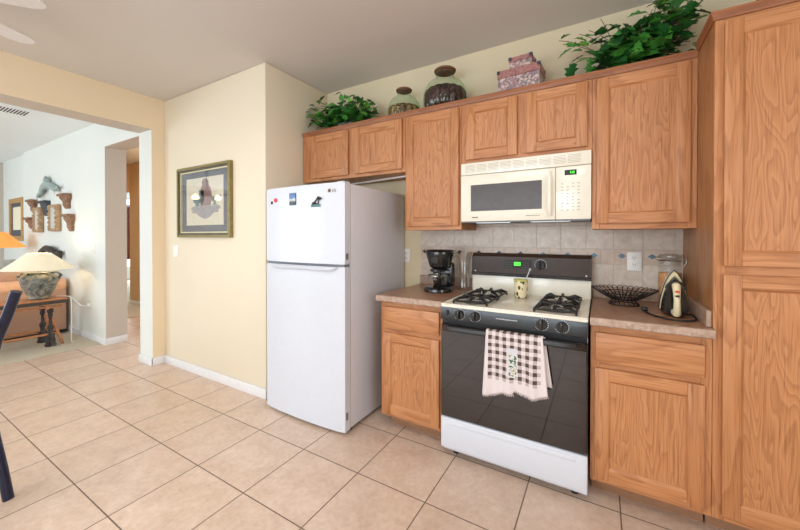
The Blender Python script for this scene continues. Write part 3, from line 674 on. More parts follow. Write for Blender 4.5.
# ------------------------------------------------------------------ gas range
def gas_range():
    x0, x1 = 0.003, 0.761
    t = thing('gas_range', 'black and bisque gas range with a white bottom drawer', 'range', (0.382, -0.34, 0))
    b = nb(); box(b, x0 + 0.002, x1 - 0.002, -0.625, -0.03, 0.035, 0.888, 0); obj('body', b, 'white_side', t)
    # cooktop pan with raised rim
    b = nb(); box(b, x0 - 0.0005, x1 + 0.0005, -0.672, -0.10, 0.889, 0.905, 0, 0.006, 2)
    box(b, x0, x1, -0.672, -0.645, 0.9045, 0.912, 0, 0.003, 2); box(b, x0, x0 + 0.03, -0.645, -0.10, 0.9045, 0.912, 0, 0.003, 2); box(b, x1 - 0.03, x1, -0.645, -0.10, 0.9045, 0.912, 0, 0.003, 2)
    ct = obj('cooktop', b, 'cream_app', t)
    b = nb(); box(b, x0, x1, -0.0995, -0.03, 0.889, 1.035, 0, 0.004, 2); obj('back_panel', b, 'cream_app', t)
    b = nb(); prism(b, [(x0 - 0.001, -0.118, 1.026), (x0 - 0.001, -0.03, 1.026), (x0 - 0.001, -0.03, 1.182), (x0 - 0.001, -0.078, 1.182), (x0 - 0.001, -0.10, 1.16), (x0 - 0.001, -0.112, 1.045)], (x1 - x0 + 0.002, 0, 0)); bg = obj('backguard', b, 'black_panel', t)
    b = nb(); box(b, x0 + 0.0, x1, -0.1215, -0.1125, 1.028, 1.046, 0, 0.003); obj('trim_strip', b, 'black_gloss', bg)
    def slope(z): return -0.100 - (1.16 - z) / 0.115 * 0.012 - 0.001
    def onface(bm, xa, xb, za, zb, dy, mi=0):
        prism(bm, [(xa, slope(za) - dy, za), (xa, slope(za) + 0.004, za), (xa, slope(zb) + 0.004, zb), (xa, slope(zb) - dy, zb)], (xb - xa, 0, 0), mi)
    b = nb(); onface(b, 0.238, 0.412, 1.083, 1.140, 0.003); pn = obj('clock_panel', b, 'black_matte', bg)
    b = nb(); onface(b, 0.300, 0.343, 1.102, 1.126, 0.004); obj('display', b, 'green_led', pn)
    b = nb()
    for (xa, za) in ((0.304, 1.106), (0.316, 1.106), (0.330, 1.106)): onface(b, xa, xa + 0.006, za, za + 0.014, 0.0046)
    obj('clock_digits', b, 'dark_led', pn)
    b = nb()
    for k in range(3):
        for q in range(3): onface(b, 0.248 + k * 0.016, 0.2545 + k * 0.016, 1.091 + q * 0.015, 1.0945 + q * 0.015, 0.0036, 0)
    obj('button_marks', b, 'ink', pn); b = nb()
    for k in range(3):
        for q in range(3): onface(b, 0.356 + k * 0.016, 0.3625 + k * 0.016, 1.091 + q * 0.015, 1.0945 + q * 0.015, 0.0036, 1 if k == 2 else 0)
    obj('button_marks', b, ['ink', 'sofa_trim'], pn)
    b = nb(); disc_y(b, 0.470, 1.112, slope(1.112) - 0.022, slope(1.112) + 0.004, 0.027, 0, 28); box(b, 0.465, 0.475, slope(1.112) - 0.032, slope(1.112) - 0.02, 1.087, 1.137, 0, 0.003); kb = obj('oven_knob', b, 'black_matte', bg)
    b = nb(); y = slope(1.112)
    for k in range(22):
        a = math.radians(-60 + k * 14.5); p = Vector((0.470 + 0.036 * math.cos(a), y - 0.0005, 1.112 + 0.036 * math.sin(a))); box(b, p.x - 0.0022, p.x + 0.0022, y - 0.003 - (p.z - 1.112) * 0.1, y + 0.003, p.z - 0.0022, p.z + 0.0022, 0)
    obj('dial_marks', b, 'ink_white', kb)
    b = nb(); disc_y(b, 0.03, 1.055, slope(1.055) - 0.002, slope(1.055) + 0.002, 0.005); obj('screw_cap', b, 'ink_white', bg)
    b = nb(); disc_y(b, 0.735, 1.055, slope(1.055) - 0.002, slope(1.055) + 0.002, 0.005); obj('screw_cap', b, 'ink_white', bg)
    # burners
    for cx in (0.165, 0.61):
        for cy in (-0.52, -0.27):
            b = nb(); lathe(b, [(0, 0), (0.075, 0), (0.078, 0.004), (0.055, 0.006), (0.045, 0.006), (0.045, 0.001), (0, 0.001)], (cx, cy, 0.905)); r = obj('burner_bowl', b, 'steel', t)
            b = nb(); lathe(b, [(0, 0), (0.036, 0), (0.038, 0.005), (0.032, 0.010), (0.036, 0.012), (0.036, 0.017), (0.025, 0.019), (0, 0.019)], (cx, cy, 0.907), 0, 28); obj('burner_cap', b, 'chrome', r)
        # cast grate over two burners
        b = nb(); hx, zt = 0.098, 0.932; ya, yb = -0.645, -0.145
        def bar(p, q, r=0.0055): tube(b, [p, q], r, 0, 6)
        for cy in (-0.52, -0.27):
            y0_, y1_ = cy - 0.110, cy + 0.110
            bar((cx - hx, y0_, zt - 0.008), (cx + hx, y0_, zt - 0.008)); bar((cx - hx, y1_, zt - 0.008), (cx + hx, y1_, zt - 0.008))
            bar((cx - hx, y0_, zt - 0.008), (cx - hx, y1_, zt - 0.008)); bar((cx + hx, y0_, zt - 0.008), (cx + hx, y1_, zt - 0.008))
            for a in range(4):
                ang = a * PI / 2
                dx, dy = math.cos(ang), math.sin(ang)
                o_ = Vector((cx + dx * hx, cy + dy * 0.110, zt - 0.008)); m_ = Vector((cx + dx * hx * 0.72, cy + dy * 0.088, zt + 0.010)); i_ = Vector((cx + dx * 0.02, cy + dy * 0.02, zt + 0.004))
                tube(b, [o_, m_, i_], [0.006, 0.0095, 0.005], 0, 6)
            for a in range(4):
                ang = a * PI / 2 + PI / 4; dx, dy = math.cos(ang) * 1.414, math.sin(ang) * 1.414
                o_ = Vector((cx + dx * hx, cy + dy * 0.110, zt - 0.008))
                tube(b, [o_, o_ + Vector((-dx * 0.03, -dy * 0.03, 0.016)), Vector((cx + dx * 0.035, cy + dy * 0.035, zt + 0.003))], [0.0065, 0.0085, 0.005], 0, 6)
                bar(o_, o_ - Vector((0, 0, 0.018)), 0.006)
        obj('burner_grate', b, 'iron', t)
    # front control panel
    b = nb(); prism(b, [(x0, -0.626, 0.820), (x0, -0.674, 0.820), (x0, -0.668, 0.8885), (x0, -0.626, 0.8885)], (x1 - x0, 0, 0)); cp = obj('control_panel', b, 'black_gloss', t)
    yk = -0.671
    for kx in (0.118, 0.209, 0.555, 0.648):
        b = nb(); disc_y(b, kx, 0.856, yk - 0.014, yk - 0.001, 0.026, 0, 28, 1.0); disc_y(b, kx, 0.856, yk - 0.016, yk - 0.014, 0.022, 0, 28); box(b, kx - 0.0055, kx + 0.0055, yk - 0.032, yk - 0.012, 0.833, 0.879, 0, 0.003, 2)
        k = obj('knob', b, 'plastic_black', cp)
        b = nb()
        for j in range(14):
            a = math.radians(-150 + j * 18.5 + 90 - 90); p = (kx + 0.0315 * math.cos(a), 0.856 + 0.0315 * math.sin(a)); box(b, p[0] - 0.002, p[0] + 0.002, yk - 0.0025, yk + 0.0025, p[1] - 0.002, p[1] + 0.002, 0)
        obj('dial_marks', b, 'ink_white', k)
    b = nb(); box(b, 0.037, 0.053, yk - 0.006, yk + 0.001, 0.846, 0.874, 0, 0.002); obj('light_switch', b, 'black_matte', cp)
    b = nb(); marks(b, 0.325, 0.437, 0.856, 0.0055, yk - 0.001, n=15, gap=0.25); obj('lettering', b, 'ink_white', cp)
    b = nb(); box(b, x0 + 0.004, x1 - 0.004, -0.655, -0.626, 0.786, 0.8195, 0); obj('vent_gap', b, 'black_matte', t)
    # oven door
    b = nb(); box(b, x0 + 0.001, x1 - 0.001, -0.668, -0.627, 0.252, 0.784, 0, 0.004, 2); d = obj('oven_door', b, 'black_gloss', t)
    b = nb(); box(b, x0 + 0.006, x1 - 0.006, -0.6725, -0.6685, 0.258, 0.752, 0, 0.0012); obj('glass_panel', b, 'black_glass', d)
    b = nb()
    n = 20; prof = []
    for i in range(n + 1):
        u = i / n; x = x0 + 0.012 + (x1 - x0 - 0.024) * u; s = min(1, min(u, 1 - u) / 0.06) ** 0.5
        prof.append((x, -0.680 - 0.035 * s))
    for (xa, ya_), (xb, yb_) in zip(prof[:-1], prof[1:]):
        pass
    rings = [[b.verts.new((x, y + dy, z)) for dy, z in ((0.012, 0.762), (0.0, 0.764), (-0.006, 0.772), (-0.004, 0.790), (0.004, 0.797), (0.014, 0.796))] for x, y in prof]
    for A, B in zip(rings[:-1], rings[1:]):
        for k in range(6): b.faces.new((A[k], A[(k + 1) % 6], B[(k + 1) % 6], B[k]))
    b.faces.new(rings[0]); b.faces.new(rings[-1][::-1]); obj('handle', b, 'plastic_black', d)
    for xx in (x0 + 0.012, x1 - 0.04): b = nb(); box(b, xx, xx + 0.028, -0.6755, -0.6685, 0.7625, 0.783, 0); obj('handle_bracket', b, 'black_gloss', d)
    # drawer
    b = nb(); box(b, x0, x1, -0.671, -0.627, 0.068, 0.247, 0, 0.008, 3); dw = obj('drawer', b, 'white_app', t)
    b = nb(); prism(b, [(x0 + 0.05, -0.6685, 0.205), (x0 + 0.05, -0.675, 0.213), (x0 + 0.05, -0.674, 0.224), (x0 + 0.05, -0.6685, 0.228)], (x1 - x0 - 0.10, 0, 0)); obj('drawer_pull', b, 'white_app', dw)
    b = nb(); box(b, x0 + 0.002, x1 - 0.002, -0.660, -0.6275, 0.2475, 0.2515, 0); obj('seam', b, 'grey_seam', t)
    for x in (x0 + 0.06, x1 - 0.06):
        for y in (-0.572, -0.10):
            b = nb(); lathe(b, [(0, 0), (0.02, 0), (0.018, 0.02), (0.01, 0.0348), (0, 0.0348)], (x, y, 0), 0, 16); obj('foot', b, 'black_matte', t)
gas_range()

# towel over the oven handle
def towel():
    t = thing('dish_towel', 'brown and white checked kitchen towel hanging over the oven handle', 'towel', (0.425, -0.72, 0.8))
    b = nb(); nx, nz = 44, 36; V = []
    for j in range(nz + 1):
        v = j / nz; row = []
        for i in range(nx + 1):
            u = i / nx; wv = 1 + 0.10 * v
            x = 0.428 + (u - 0.5) * 0.280 * wv + 0.012 * v * (u - 0.2)
            z = 0.803 - v * (0.308 + 0.012 * math.sin(u * 9 + 1) - 0.018 * u + (0.02 if u < 0.5 else 0))
            y = -0.7265 - 0.004 * v - 0.008 * v * math.sin(u * 17 + 0.6) - 0.004 * math.sin(u * 34) * v - 0.003 * math.sin(u * 50) * max(0, 1 - abs(v - 0.1) * 3) * 0.6
            row.append(b.verts.new((x, y, z)))
        V.append(row)
    for j in range(nz):
        for i in range(nx): b.faces.new((V[j][i], V[j][i + 1], V[j + 1][i + 1], V[j + 1][i]))
    top = V[0]; prev = top
    for (dy, dz) in ((0.012, 0.004), (0.026, 0.003)):
        cur = [b.verts.new((v.co.x, -0.7265 + dy, 0.803 + dz * 0.6)) for v in top]
        for i in range(nx): b.faces.new((prev[i], prev[i + 1], cur[i + 1], cur[i]))
        prev = cur
    f = obj('front_flap', b, 'towel', t, 80); m = f.modifiers.new('thick', 'SOLIDIFY'); m.thickness = 0.0025; m.offset = 1
    b = nb(); random.seed(5)
    for i in range(0, 88):
        u = i / 87; bx = 0.428 + (u - 0.5) * 0.280 * 1.10 + 0.012 * (u - 0.2); z = 0.803 - (0.308 + 0.012 * math.sin(u * 9 + 1) - 0.018 * u + (0.02 if u < 0.5 else 0)) + 0.003
        y = -0.7305 - 0.008 * math.sin(u * 17 + 0.6) - 0.004 * math.sin(u * 34); tube(b, [(bx, y, z), (bx + random.uniform(-0.002, 0.002), y, z - random.uniform(0.008, 0.014))], 0.0010, 0, 4)
    obj('fringe', b, plain('fringe_white', (226, 216, 217), 0.9), t)
    b = nb(); V = []
    for j in range(13):
        v = j / 12; V.append([b.verts.new((0.432 + (u / 10 - 0.5) * (0.285 + 0.04 * v) + 0.014 * v, -0.6975 + 0.004 * math.sin(u) * v, 0.800 - v * 0.245)) for u in range(11)])
    for j in range(12):
        for i in range(10): b.faces.new((V[j][i], V[j][i + 1], V[j + 1][i + 1], V[j + 1][i]))
    f = obj('back_flap', b, 'towel', t, 80); m = f.modifiers.new('thick', 'SOLIDIFY'); m.thickness = 0.002
towel()

# ------------------------------------------------------------------ things on the range and counters
t = thing('cup', 'cream cup painted with green leaves standing between the burners', 'cup', (0.365, -0.215, 0.9055))
b = nb(); lathe(b, [(0, 0), (0.036, 0), (0.040, 0.004), (0.042, 0.09), (0.044, 0.118), (0.041, 0.118), (0.039, 0.09), (0.037, 0.008), (0, 0.008)], (0.365, -0.215, 0.9055), 0, 32); obj('bowl', b, 'cup', t)
b = nb(); tube(b, [(0.369, -0.215, 0.918), (0.397, -0.217, 1.025), (0.422, -0.218, 1.09)], [0.003, 0.003, 0.0035], 0, 8)
lathe(b, [(0, 0), (0.006, 0.004), (0.008, 0.014), (0, 0.02)], (0.422, -0.218, 1.08), 0, 10)
tag(obj('spoon', b, 'ink_white'), 'pale spoon leaning out of the painted cup', 'spoon')

def coffee_maker():
    cx, cy, z = -0.178, -0.30, 0.9145
    t = thing('coffee_maker', 'black drip coffee maker with a glass carafe, left of the range', 'coffee maker', (cx, cy, z))
    b = nb(); lathe(b, [(0, 0), (0.094, 0), (0.098, 0.006), (0.096, 0.022), (0.082, 0.034), (0, 0.034)], (cx, cy, z), 0, 40, sx=1.08, sy=1.05); obj('base', b, 'plastic_black', t)
    b = nb(); box(b, cx - 0.075, cx + 0.085, cy + 0.055, cy + 0.115, z + 0.03, z + 0.20, 0, 0.02, 3); obj('water_column', b, 'plastic_black', t)
    b = nb(); lathe(b, [(0, 0), (0.058, 0), (0.070, 0.01), (0.086, 0.07), (0.096, 0.112), (0.092, 0.124), (0, 0.126)], (cx, cy + 0.025, z + 0.162), 0, 40, sx=1.06, sy=1.0); hd = obj('filter_head', b, 'plastic_black', t)
    b = nb(); lathe(b, [(0, 0), (0.101, 0), (0.104, 0.005), (0.09, 0.013), (0, 0.015)], (cx, cy + 0.025, z + 0.280), 0, 40, sx=1.06); obj('lid', b, 'plastic_black', hd)
    b = nb(); box(b, cx - 0.03, cx + 0.03, cy - 0.072, cy - 0.05, z + 0.20, z + 0.245, 0, 0.006, 2); obj('badge', b, 'ink_dark', hd)
    b = nb(); lathe(b, [(0.0, 0.0), (0.056, 0.0), (0.066, 0.012), (0.070, 0.05), (0.066, 0.085), (0.050, 0.108), (0.048, 0.118)], (cx, cy - 0.012, z + 0.036), 0, 40); cf = obj('carafe', b, 'glass', t)
    b = nb(); lathe(b, [(0.050, 0.104), (0.053, 0.106), (0.053, 0.122), (0.0, 0.124)], (cx, cy - 0.012, z + 0.036), 0, 32); obj('carafe_lid', b, 'plastic_black', cf)
    b = nb(); tube(b, [(cx + 0.028, cy - 0.062, z + 0.150), (cx + 0.055, cy - 0.105, z + 0.148), (cx + 0.060, cy - 0.112, z + 0.11), (cx + 0.050, cy - 0.09, z + 0.06), (cx + 0.036, cy - 0.072, z + 0.05)], 0.009, 0, 8, flat=0.8); obj('carafe_handle', b, 'plastic_black', cf)
    b = nb(); lathe(b, [(0.0655, 0.082), (0.0675, 0.080), (0.0675, 0.072), (0.069, 0.070)], (cx, cy - 0.012, z + 0.036), 0, 32); obj('carafe_band', b, 'steel', cf)
coffee_maker()
def pitcher():
    cx, cy, z = -0.052, -0.135, 0.9145
    t = thing('glass_pitcher', 'tall clear glass pitcher beside the coffee maker', 'pitcher', (cx, cy, z))
    b = nb(); lathe(b, [(0, 0), (0.045, 0), (0.048, 0.006), (0.046, 0.02), (0.040, 0.10), (0.046, 0.18), (0.060, 0.255), (0.064, 0.275), (0.0615, 0.275), (0.057, 0.25), (0.043, 0.18), (0.037, 0.10), (0.042, 0.022), (0.0, 0.018)], (cx, cy, z), 0, 32); obj('body', b, glass('pitcher_glass', (0.975, 0.98, 0.975), 0.055, 0.05), t)
    b = nb(); tube(b, [(cx - 0.05, cy - 0.02, z + 0.24), (cx - 0.085, cy - 0.035, z + 0.235), (cx - 0.10, cy - 0.04, z + 0.19), (cx - 0.09, cy - 0.035, z + 0.13), (cx - 0.06, cy - 0.02, z + 0.09), (cx - 0.041, cy - 0.012, z + 0.085)], 0.007, 0, 8); obj('handle', b, glass('handle_glass', (0.9, 0.92, 0.91), 0.08, 0.14), t)
pitcher()

def wire_basket():
    cx, cy, z = 0.925, -0.20, 0.9145
    t = thing('wire_basket', 'shallow black wire fruit basket on the right countertop', 'basket', (cx, cy, z))
    b = nb(); N = 34
    for k in range(N):
        a = 2 * PI * k / N; w = PI / N * 1.25
        pts = []
        for s, u in ((-1, 0.0), (-1, 0.35), (-1, 0.75), (-0.6, 0.97), (0, 1.04), (0.6, 0.97), (1, 0.75), (1, 0.35), (1, 0.0)):
            r = 0.060 + 0.105 * u; zz = 0.028 + 0.060 * u ** 1.2; ang = a + w * s * (0.35 + 0.65 * u); pts.append((cx + r * 0.95 * math.cos(ang), cy + r * 0.86 * math.sin(ang), z + zz))
        tube(b, pts, 0.0019, 0, 5)
    for r, zz in ((0.060, 0.032), (0.112, 0.068)):
        tube(b, [(cx + r * 0.95 * math.cos(2 * PI * k / 40), cy + r * 0.86 * math.sin(2 * PI * k / 40), z + zz) for k in range(40)], 0.0026, 0, 6, closed=True)
    for k in range(-5, 6):
        q = 0.060 * math.sqrt(max(0, 1 - (k / 5.8) ** 2)); tube(b, [(cx + k * 0.0115, cy - q * 0.86, z + 0.032), (cx + k * 0.0115, cy + q * 0.86, z + 0.032)], 0.0016, 0, 5)
    obj('bowl', b, 'black_matte', t)
    b = nb()
    tube(b, [(cx + 0.078 * 0.95 * math.cos(2 * PI * k / 40), cy + 0.078 * 0.86 * math.sin(2 * PI * k / 40), z + 0.003) for k in range(40)], 0.003, 0, 6, closed=True)
    for k in range(18):
        a = 2 * PI * k / 18; a2 = a + 0.17
        tube(b, [(cx + 0.060 * 0.95 * math.cos(a), cy + 0.060 * 0.86 * math.sin(a), z + 0.032), (cx + 0.066 * 0.95 * math.cos(a2), cy + 0.066 * 0.86 * math.sin(a2), z + 0.018), (cx + 0.078 * 0.95 * math.cos(a2), cy + 0.078 * 0.86 * math.sin(a2), z + 0.004)], 0.0018, 0, 5)
    obj('foot_ring', b, 'black_matte', t)
wire_basket()

def canister():
    cx, cy, z = 1.146, -0.095, 0.9145
    t = thing('glass_canister', 'clamp-lid glass canister with peach-brown filling behind the iron', 'canister', (cx, cy, z))
    b = nb(); lathe(b, [(0, 0), (0.0504, 0), (0.0538, 0.006), (0.0521, 0.215), (0.0462, 0.235), (0.0462, 0.250), (0.0487, 0.250), (0.0496, 0.23)], (cx, cy, z), 0, 36); obj('body', b, 'glass', t)
    b = nb(); lathe(b, [(0, 0.004), (0.0500, 0.004), (0.0508, 0.01), (0.0508, 0.182), (0, 0.185)], (cx, cy, z), 0, 36); obj('filling', b, 'peach_band', t)
    b = nb(); lathe(b, [(0, 0.262), (0.0521, 0.262), (0.0538, 0.268), (0.0521, 0.280), (0.04, 0.286), (0, 0.287)], (cx, cy, z), 0, 36); obj('lid', b, glass('lid_glass', (0.82, 0.84, 0.82), 0.06, 0.05), t)
    b = nb(); tube(b, [(cx + 0.0517 * math.cos(2 * PI * k / 36), cy + 0.0517 * math.sin(2 * PI * k / 36), z + 0.25) for k in range(36)], 0.002, 0, 6, closed=True)
    tube(b, [(cx + 0.0487, cy - 0.02, z + 0.282), (cx + 0.072, cy - 0.022, z + 0.27), (cx + 0.070, cy - 0.022, z + 0.24), (cx + 0.0538, cy - 0.02, z + 0.215)], 0.0028, 0, 6)
    tube(b, [(cx - 0.0487, cy - 0.02, z + 0.275), (cx - 0.070, cy - 0.022, z + 0.265), (cx - 0.0529, cy - 0.02, z + 0.25)], 0.0028, 0, 6); obj('wire_clamp', b, 'steel', t)
canister()

def clothes_iron():
    base = Vector((1.122, -0.405, 0.9145)); rz = math.radians(19)      # heel on the counter, tip up, handle towards the viewer
    t = thing('clothes_iron', 'cream and black steam iron standing upright on the right countertop', 'iron', base, rz=0)
    R_ = Matrix.Rotation(rz - math.radians(20), 3, 'Z')
    def P(x, y, z): return base + R_ @ Vector((x, y, z))
    def out(w, h, n=26, z0=0.0, p=0.62):
        pts = []
        for k in range(n + 1):
            u = k / n; q = (1 - u ** 1.9) ** 0.72 * w
            q *= min(1, (u + 0.05) / 0.16) ** 0.5
            pts.append((q, z0 + h * u))
        L = [(-a, c) for a, c in pts[::-1]]
        return pts + L[1:] if pts[-1][0] < 1e-6 else pts + L
    def plate(w, h, y0, y1, z0, mat, name, w2=None):
        b = nb(); o1 = out(w, h, z0=z0); o2 = out((w2 or w), h - (w - (w2 or w)) * 1.4, z0=z0 + (w - (w2 or w)) * 0.6)
        A = [b.verts.new(P(x, y0, z)) for x, z in o1]; B = [b.verts.new(P(x, y1, z)) for x, z in o2]; n = len(A)
        for i in range(n):
            if (A[i].co - A[(i + 1) % n].co).length < 1e-7: continue
            b.faces.new((A[i], A[(i + 1) % n], B[(i + 1) % n], B[i]))
        b.faces.new(A); b.faces.new(B[::-1]); return obj(name, b, mat, t, 50)
    plate(0.062, 0.225, 0.030, 0.022, 0.002, 'steel', 'soleplate')
    plate(0.062, 0.222, 0.0215, 0.010, 0.002, 'plastic_black', 'skirt')
    plate(0.058, 0.214, 0.0095, -0.008, 0.004, 'iron_cream', 'body', 0.053)
    plate(0.056, 0.190, -0.0085, -0.034, 0.004, 'plastic_black', 'housing', 0.047)
    b = nb(); tube(b, [P(0, -0.030, 0.022), P(0, -0.066, 0.024), P(0, -0.078, 0.045), P(0, -0.076, 0.085), P(0, -0.070, 0.125), P(0, -0.052, 0.150), P(0, -0.030, 0.155)], [0.019, 0.018, 0.0145, 0.013, 0.015, 0.018, 0.015], 0, 12); h = obj('handle', b, 'iron_cream', t)
    b = nb(); c = P(0, -0.086, 0.128); lathe(b, [(0, -0.006), (0.008, -0.004), (0.009, 0.002), (0, 0.006)], c, 0, 14); obj('steam_button', b, 'orange_red', h)
    b = nb(); c = P(0.0, -0.089, 0.108); lathe(b, [(0, -0.006), (0.008, -0.004), (0.008, 0.003), (0, 0.005)], c, 0, 14); obj('spray_button', b, 'ink_dark', h)
    b = nb(); n = 14; tube(b, [P(0.036 * math.sin(PI * (k / n - 0.5)), -0.040, 0.135 + 0.034 * math.cos(PI * (k / n - 0.5))) for k in range(n + 1)], 0.006, 0, 8); obj('collar', b, 'ink_dark', t)
    b = nb(); box(b, 0, 0.001, 0, 0.001, 0, 0.001); b.free()
    b = nb(); pts = [P(0.0, -0.075, 0.010), P(0.05, -0.13, 0.006), Vector((1.165, -0.36, 0.925)), Vector((1.16, -0.45, 0.9195)), Vector((1.10, -0.49, 0.9195)), Vector((1.02, -0.44, 0.9195)), Vector((0.985, -0.35, 0.9195)), Vector((0.975, -0.315, 0.922))]
    pts = [P(0.02, -0.066, 0.018), Vector((1.18, -0.43, 0.93)), Vector((1.192, -0.475, 0.921)), Vector((1.165, -0.525, 0.9195)), Vector((1.11, -0.545, 0.9195)), Vector((1.05, -0.505, 0.9195)), Vector((1.02, -0.44, 0.9195)), Vector((1.008, -0.375, 0.921))]
    P2 = []
    for i in range(len(pts) - 1):
        a, b1, c1, d1 = pts[max(i - 1, 0)], pts[i], pts[i + 1], pts[min(i + 2, len(pts) - 1)]
        for k in range(6):
            u = k / 6; P2.append(0.5 * ((2 * b1) + (c1 - a) * u + (2 * a - 5 * b1 + 4 * c1 - d1) * u * u + (3 * b1 - a - 3 * c1 + d1) * u ** 3))
    P2.append(pts[-1]); tube(b, P2, 0.0042, 0, 8); co_ = obj('power_cord', b, 'black_matte', t)
    b = nb(); e = pts[-1]; box(b, e.x - 0.014, e.x + 0.014, e.y - 0.002, e.y + 0.034, 0.9155, 0.937, 0, 0.006, 2)
    for s in (-0.006, 0.006): box(b, e.x + s - 0.001, e.x + s + 0.001, e.y + 0.034, e.y + 0.05, 0.923, 0.929, 1)
    obj('plug', b, ['black_matte', 'steel'], co_)
clothes_iron()

def outlet(name, label, x, z, y, w=0.074, h=0.115, kind='outlet', sock=True):
    t = thing(name, label, kind, (x, y, z))
    b = nb(); box(b, x - w / 2, x + w / 2, y - 0.006, y - 0.0008, z - h / 2, z + h / 2, 0, 0.002, 2); obj('plate', b, 'outlet', t)
    if sock:
        for s in (-1, 1):
            b = nb(); cz = z + s * 0.021
            box(b, x - 0.017, x + 0.017, y - 0.0085, y - 0.0062, cz - 0.0145, cz + 0.0145, 0, 0.0015)
            for dx in (-0.0065, 0.0065): box(b, x + dx - 0.0012, x + dx + 0.0012, y - 0.0092, y - 0.0082, cz - 0.003, cz + 0.007, 1)
            box(b, x - 0.002, x + 0.002, y - 0.0092, y - 0.0082, cz - 0.010, cz - 0.006, 1); obj('socket', b, ['outlet', 'ink_dark'], t)
    else:
        for dx in (-0.012, 0.012) if w > 0.09 else (0,):
            b = nb(); box(b, x + dx - 0.005, x + dx + 0.005, y - 0.013, y - 0.0062, z - 0.012, z + 0.012, 0, 0.002); obj('toggle', b, 'outlet', t)
    return t
outlet('wall_outlet', 'white double power outlet on the tiled backsplash', 0.987, 1.150, -0.0125)
outlet('light_switch', 'white light switch low on the wall beneath the framed picture', -2.845, 1.155, -0.715, 0.090, 0.115, 'switch', False)
outlet('wall_outlet', 'white outlet plate on the cream wall strip between refrigerator and backsplash', -0.607, 1.14, 0.0, 0.072, 0.115, 'outlet', True)

# ------------------------------------------------------------------ things on top of the cabinets
TOP = ZT + 0.0008
def melon_jar(x, y, r, h, label, fill, fh, ribs):
    t = thing('glass_jar', label, 'jar', (x, y, TOP), 'ribbed green glass jars above the cabinets')
    hb = h * 0.80
    def prof(k, n=18, top=1.0):
        p = [(0, 0.0)]
        for i in range(n + 1):
            u = i / n * top; a = u * PI * 0.86 + 0.25; p.append((r * k * (math.sin(min(a, PI)) ** 0.62), hb * (0.5 - 0.5 * math.cos(u * PI * 0.93)) + 0.001))
        return p
    p = prof(1.0); rn = p[-1][0] if p[-1][0] > r * 0.36 else r * 0.40
    rn = r * 0.42
    p = [q for q in p if q[1] < hb * 0.93]; p += [(rn * 1.10, hb * 0.965), (rn * 0.96, hb), (rn, h * 0.90), (rn * 1.10, h * 0.93), (rn * 1.02, h * 0.955)]
    b = nb(); lathe(b, p, (x, y, TOP), 0, 96, ribs, 0.075); obj('body', b, 'glass_green', t, 60)
    b = nb(); q = [(a * 0.955, z * 0.99 + 0.004) for a, z in prof(1.0) if z < fh * hb]; q += [(q[-1][0] * 0.93, fh * hb + 0.004), (0, fh * hb + 0.006)]
    lathe(b, q, (x, y, TOP), 0, 96, ribs, 0.10); obj('filling', b, fill, t, 60)
    b = nb(); lathe(b, [(0, h * 0.93), (rn * 0.9, h * 0.93), (rn * 0.93, h * 0.952), (rn * 1.14, h * 0.955), (rn * 1.17, h * 0.985), (rn * 1.08, h), (0, h * 1.005)], (x, y, TOP), 0, 40); obj('cork_lid', b, 'cork', t)
melon_jar(-0.535, -0.165, 0.130, 0.270, 'smaller green ribbed glass jar filled with nuts, cork lid', 'pot_filling', 0.56, 14)
melon_jar(-0.185, -0.168, 0.163, 0.338, 'larger green ribbed glass jar with dark brown filling, cork lid', 'pot_brown', 0.66, 14)

def hat_box(x0, x1, y0, y1, z0, z1, rz, label, lid):
    cx, cy = (x0 + x1) / 2, (y0 + y1) / 2
    t = thing('decorative_box', label, 'box', (cx, cy, z0), 'floral boxes above the microwave cabinet', rz)
    w, d = (x1 - x0) / 2, (y1 - y0) / 2
    Rm = Matrix.Translation((cx, cy, 0)) @ Matrix.Rotation(rz, 4, 'Z')
    def mk(name, parts, mats, par=t):
        b = nb()
        for p in parts: box(b, *p)
        b.transform(Rm) if hasattr(b, 'transform') else bmesh.ops.transform(b, matrix=Rm, verts=b.verts)
        return obj(name, b, mats, par)
    mk('box_body', [(-w + 0.004, w - 0.004, -d + 0.004, d - 0.004, z0, z1 - lid - 0.0005, 0, 0.002)], 'box_floral')
    L = mk('lid', [(-w, w, -d, d, z1 - lid, z1, 0, 0.003)], 'box_rose')
    c = 0.018; parts = []
    for sx in (-1, 1):
        for sy in (-1, 1):
            parts.append((min(sx * (w + 0.002), sx * (w - c)), max(sx * (w + 0.002), sx * (w - c)), min(sy * (d + 0.002), sy * (d - c)), max(sy * (d + 0.002), sy * (d - c)), z1 - c * 1.2, z1 + 0.002, 0, 0.002))
    mk('corner_cap', parts, 'carved_dark', L)
hat_box(0.215, 0.485, -0.225, -0.06, TOP, 2.398, math.radians(-3), 'larger pink floral keepsake box, bottom of the stack', 0.05)
hat_box(0.285, 0.432, -0.205, -0.09, 2.4012, 2.478, math.radians(-3), 'small pink floral keepsake box stacked on the larger one', 0.03)

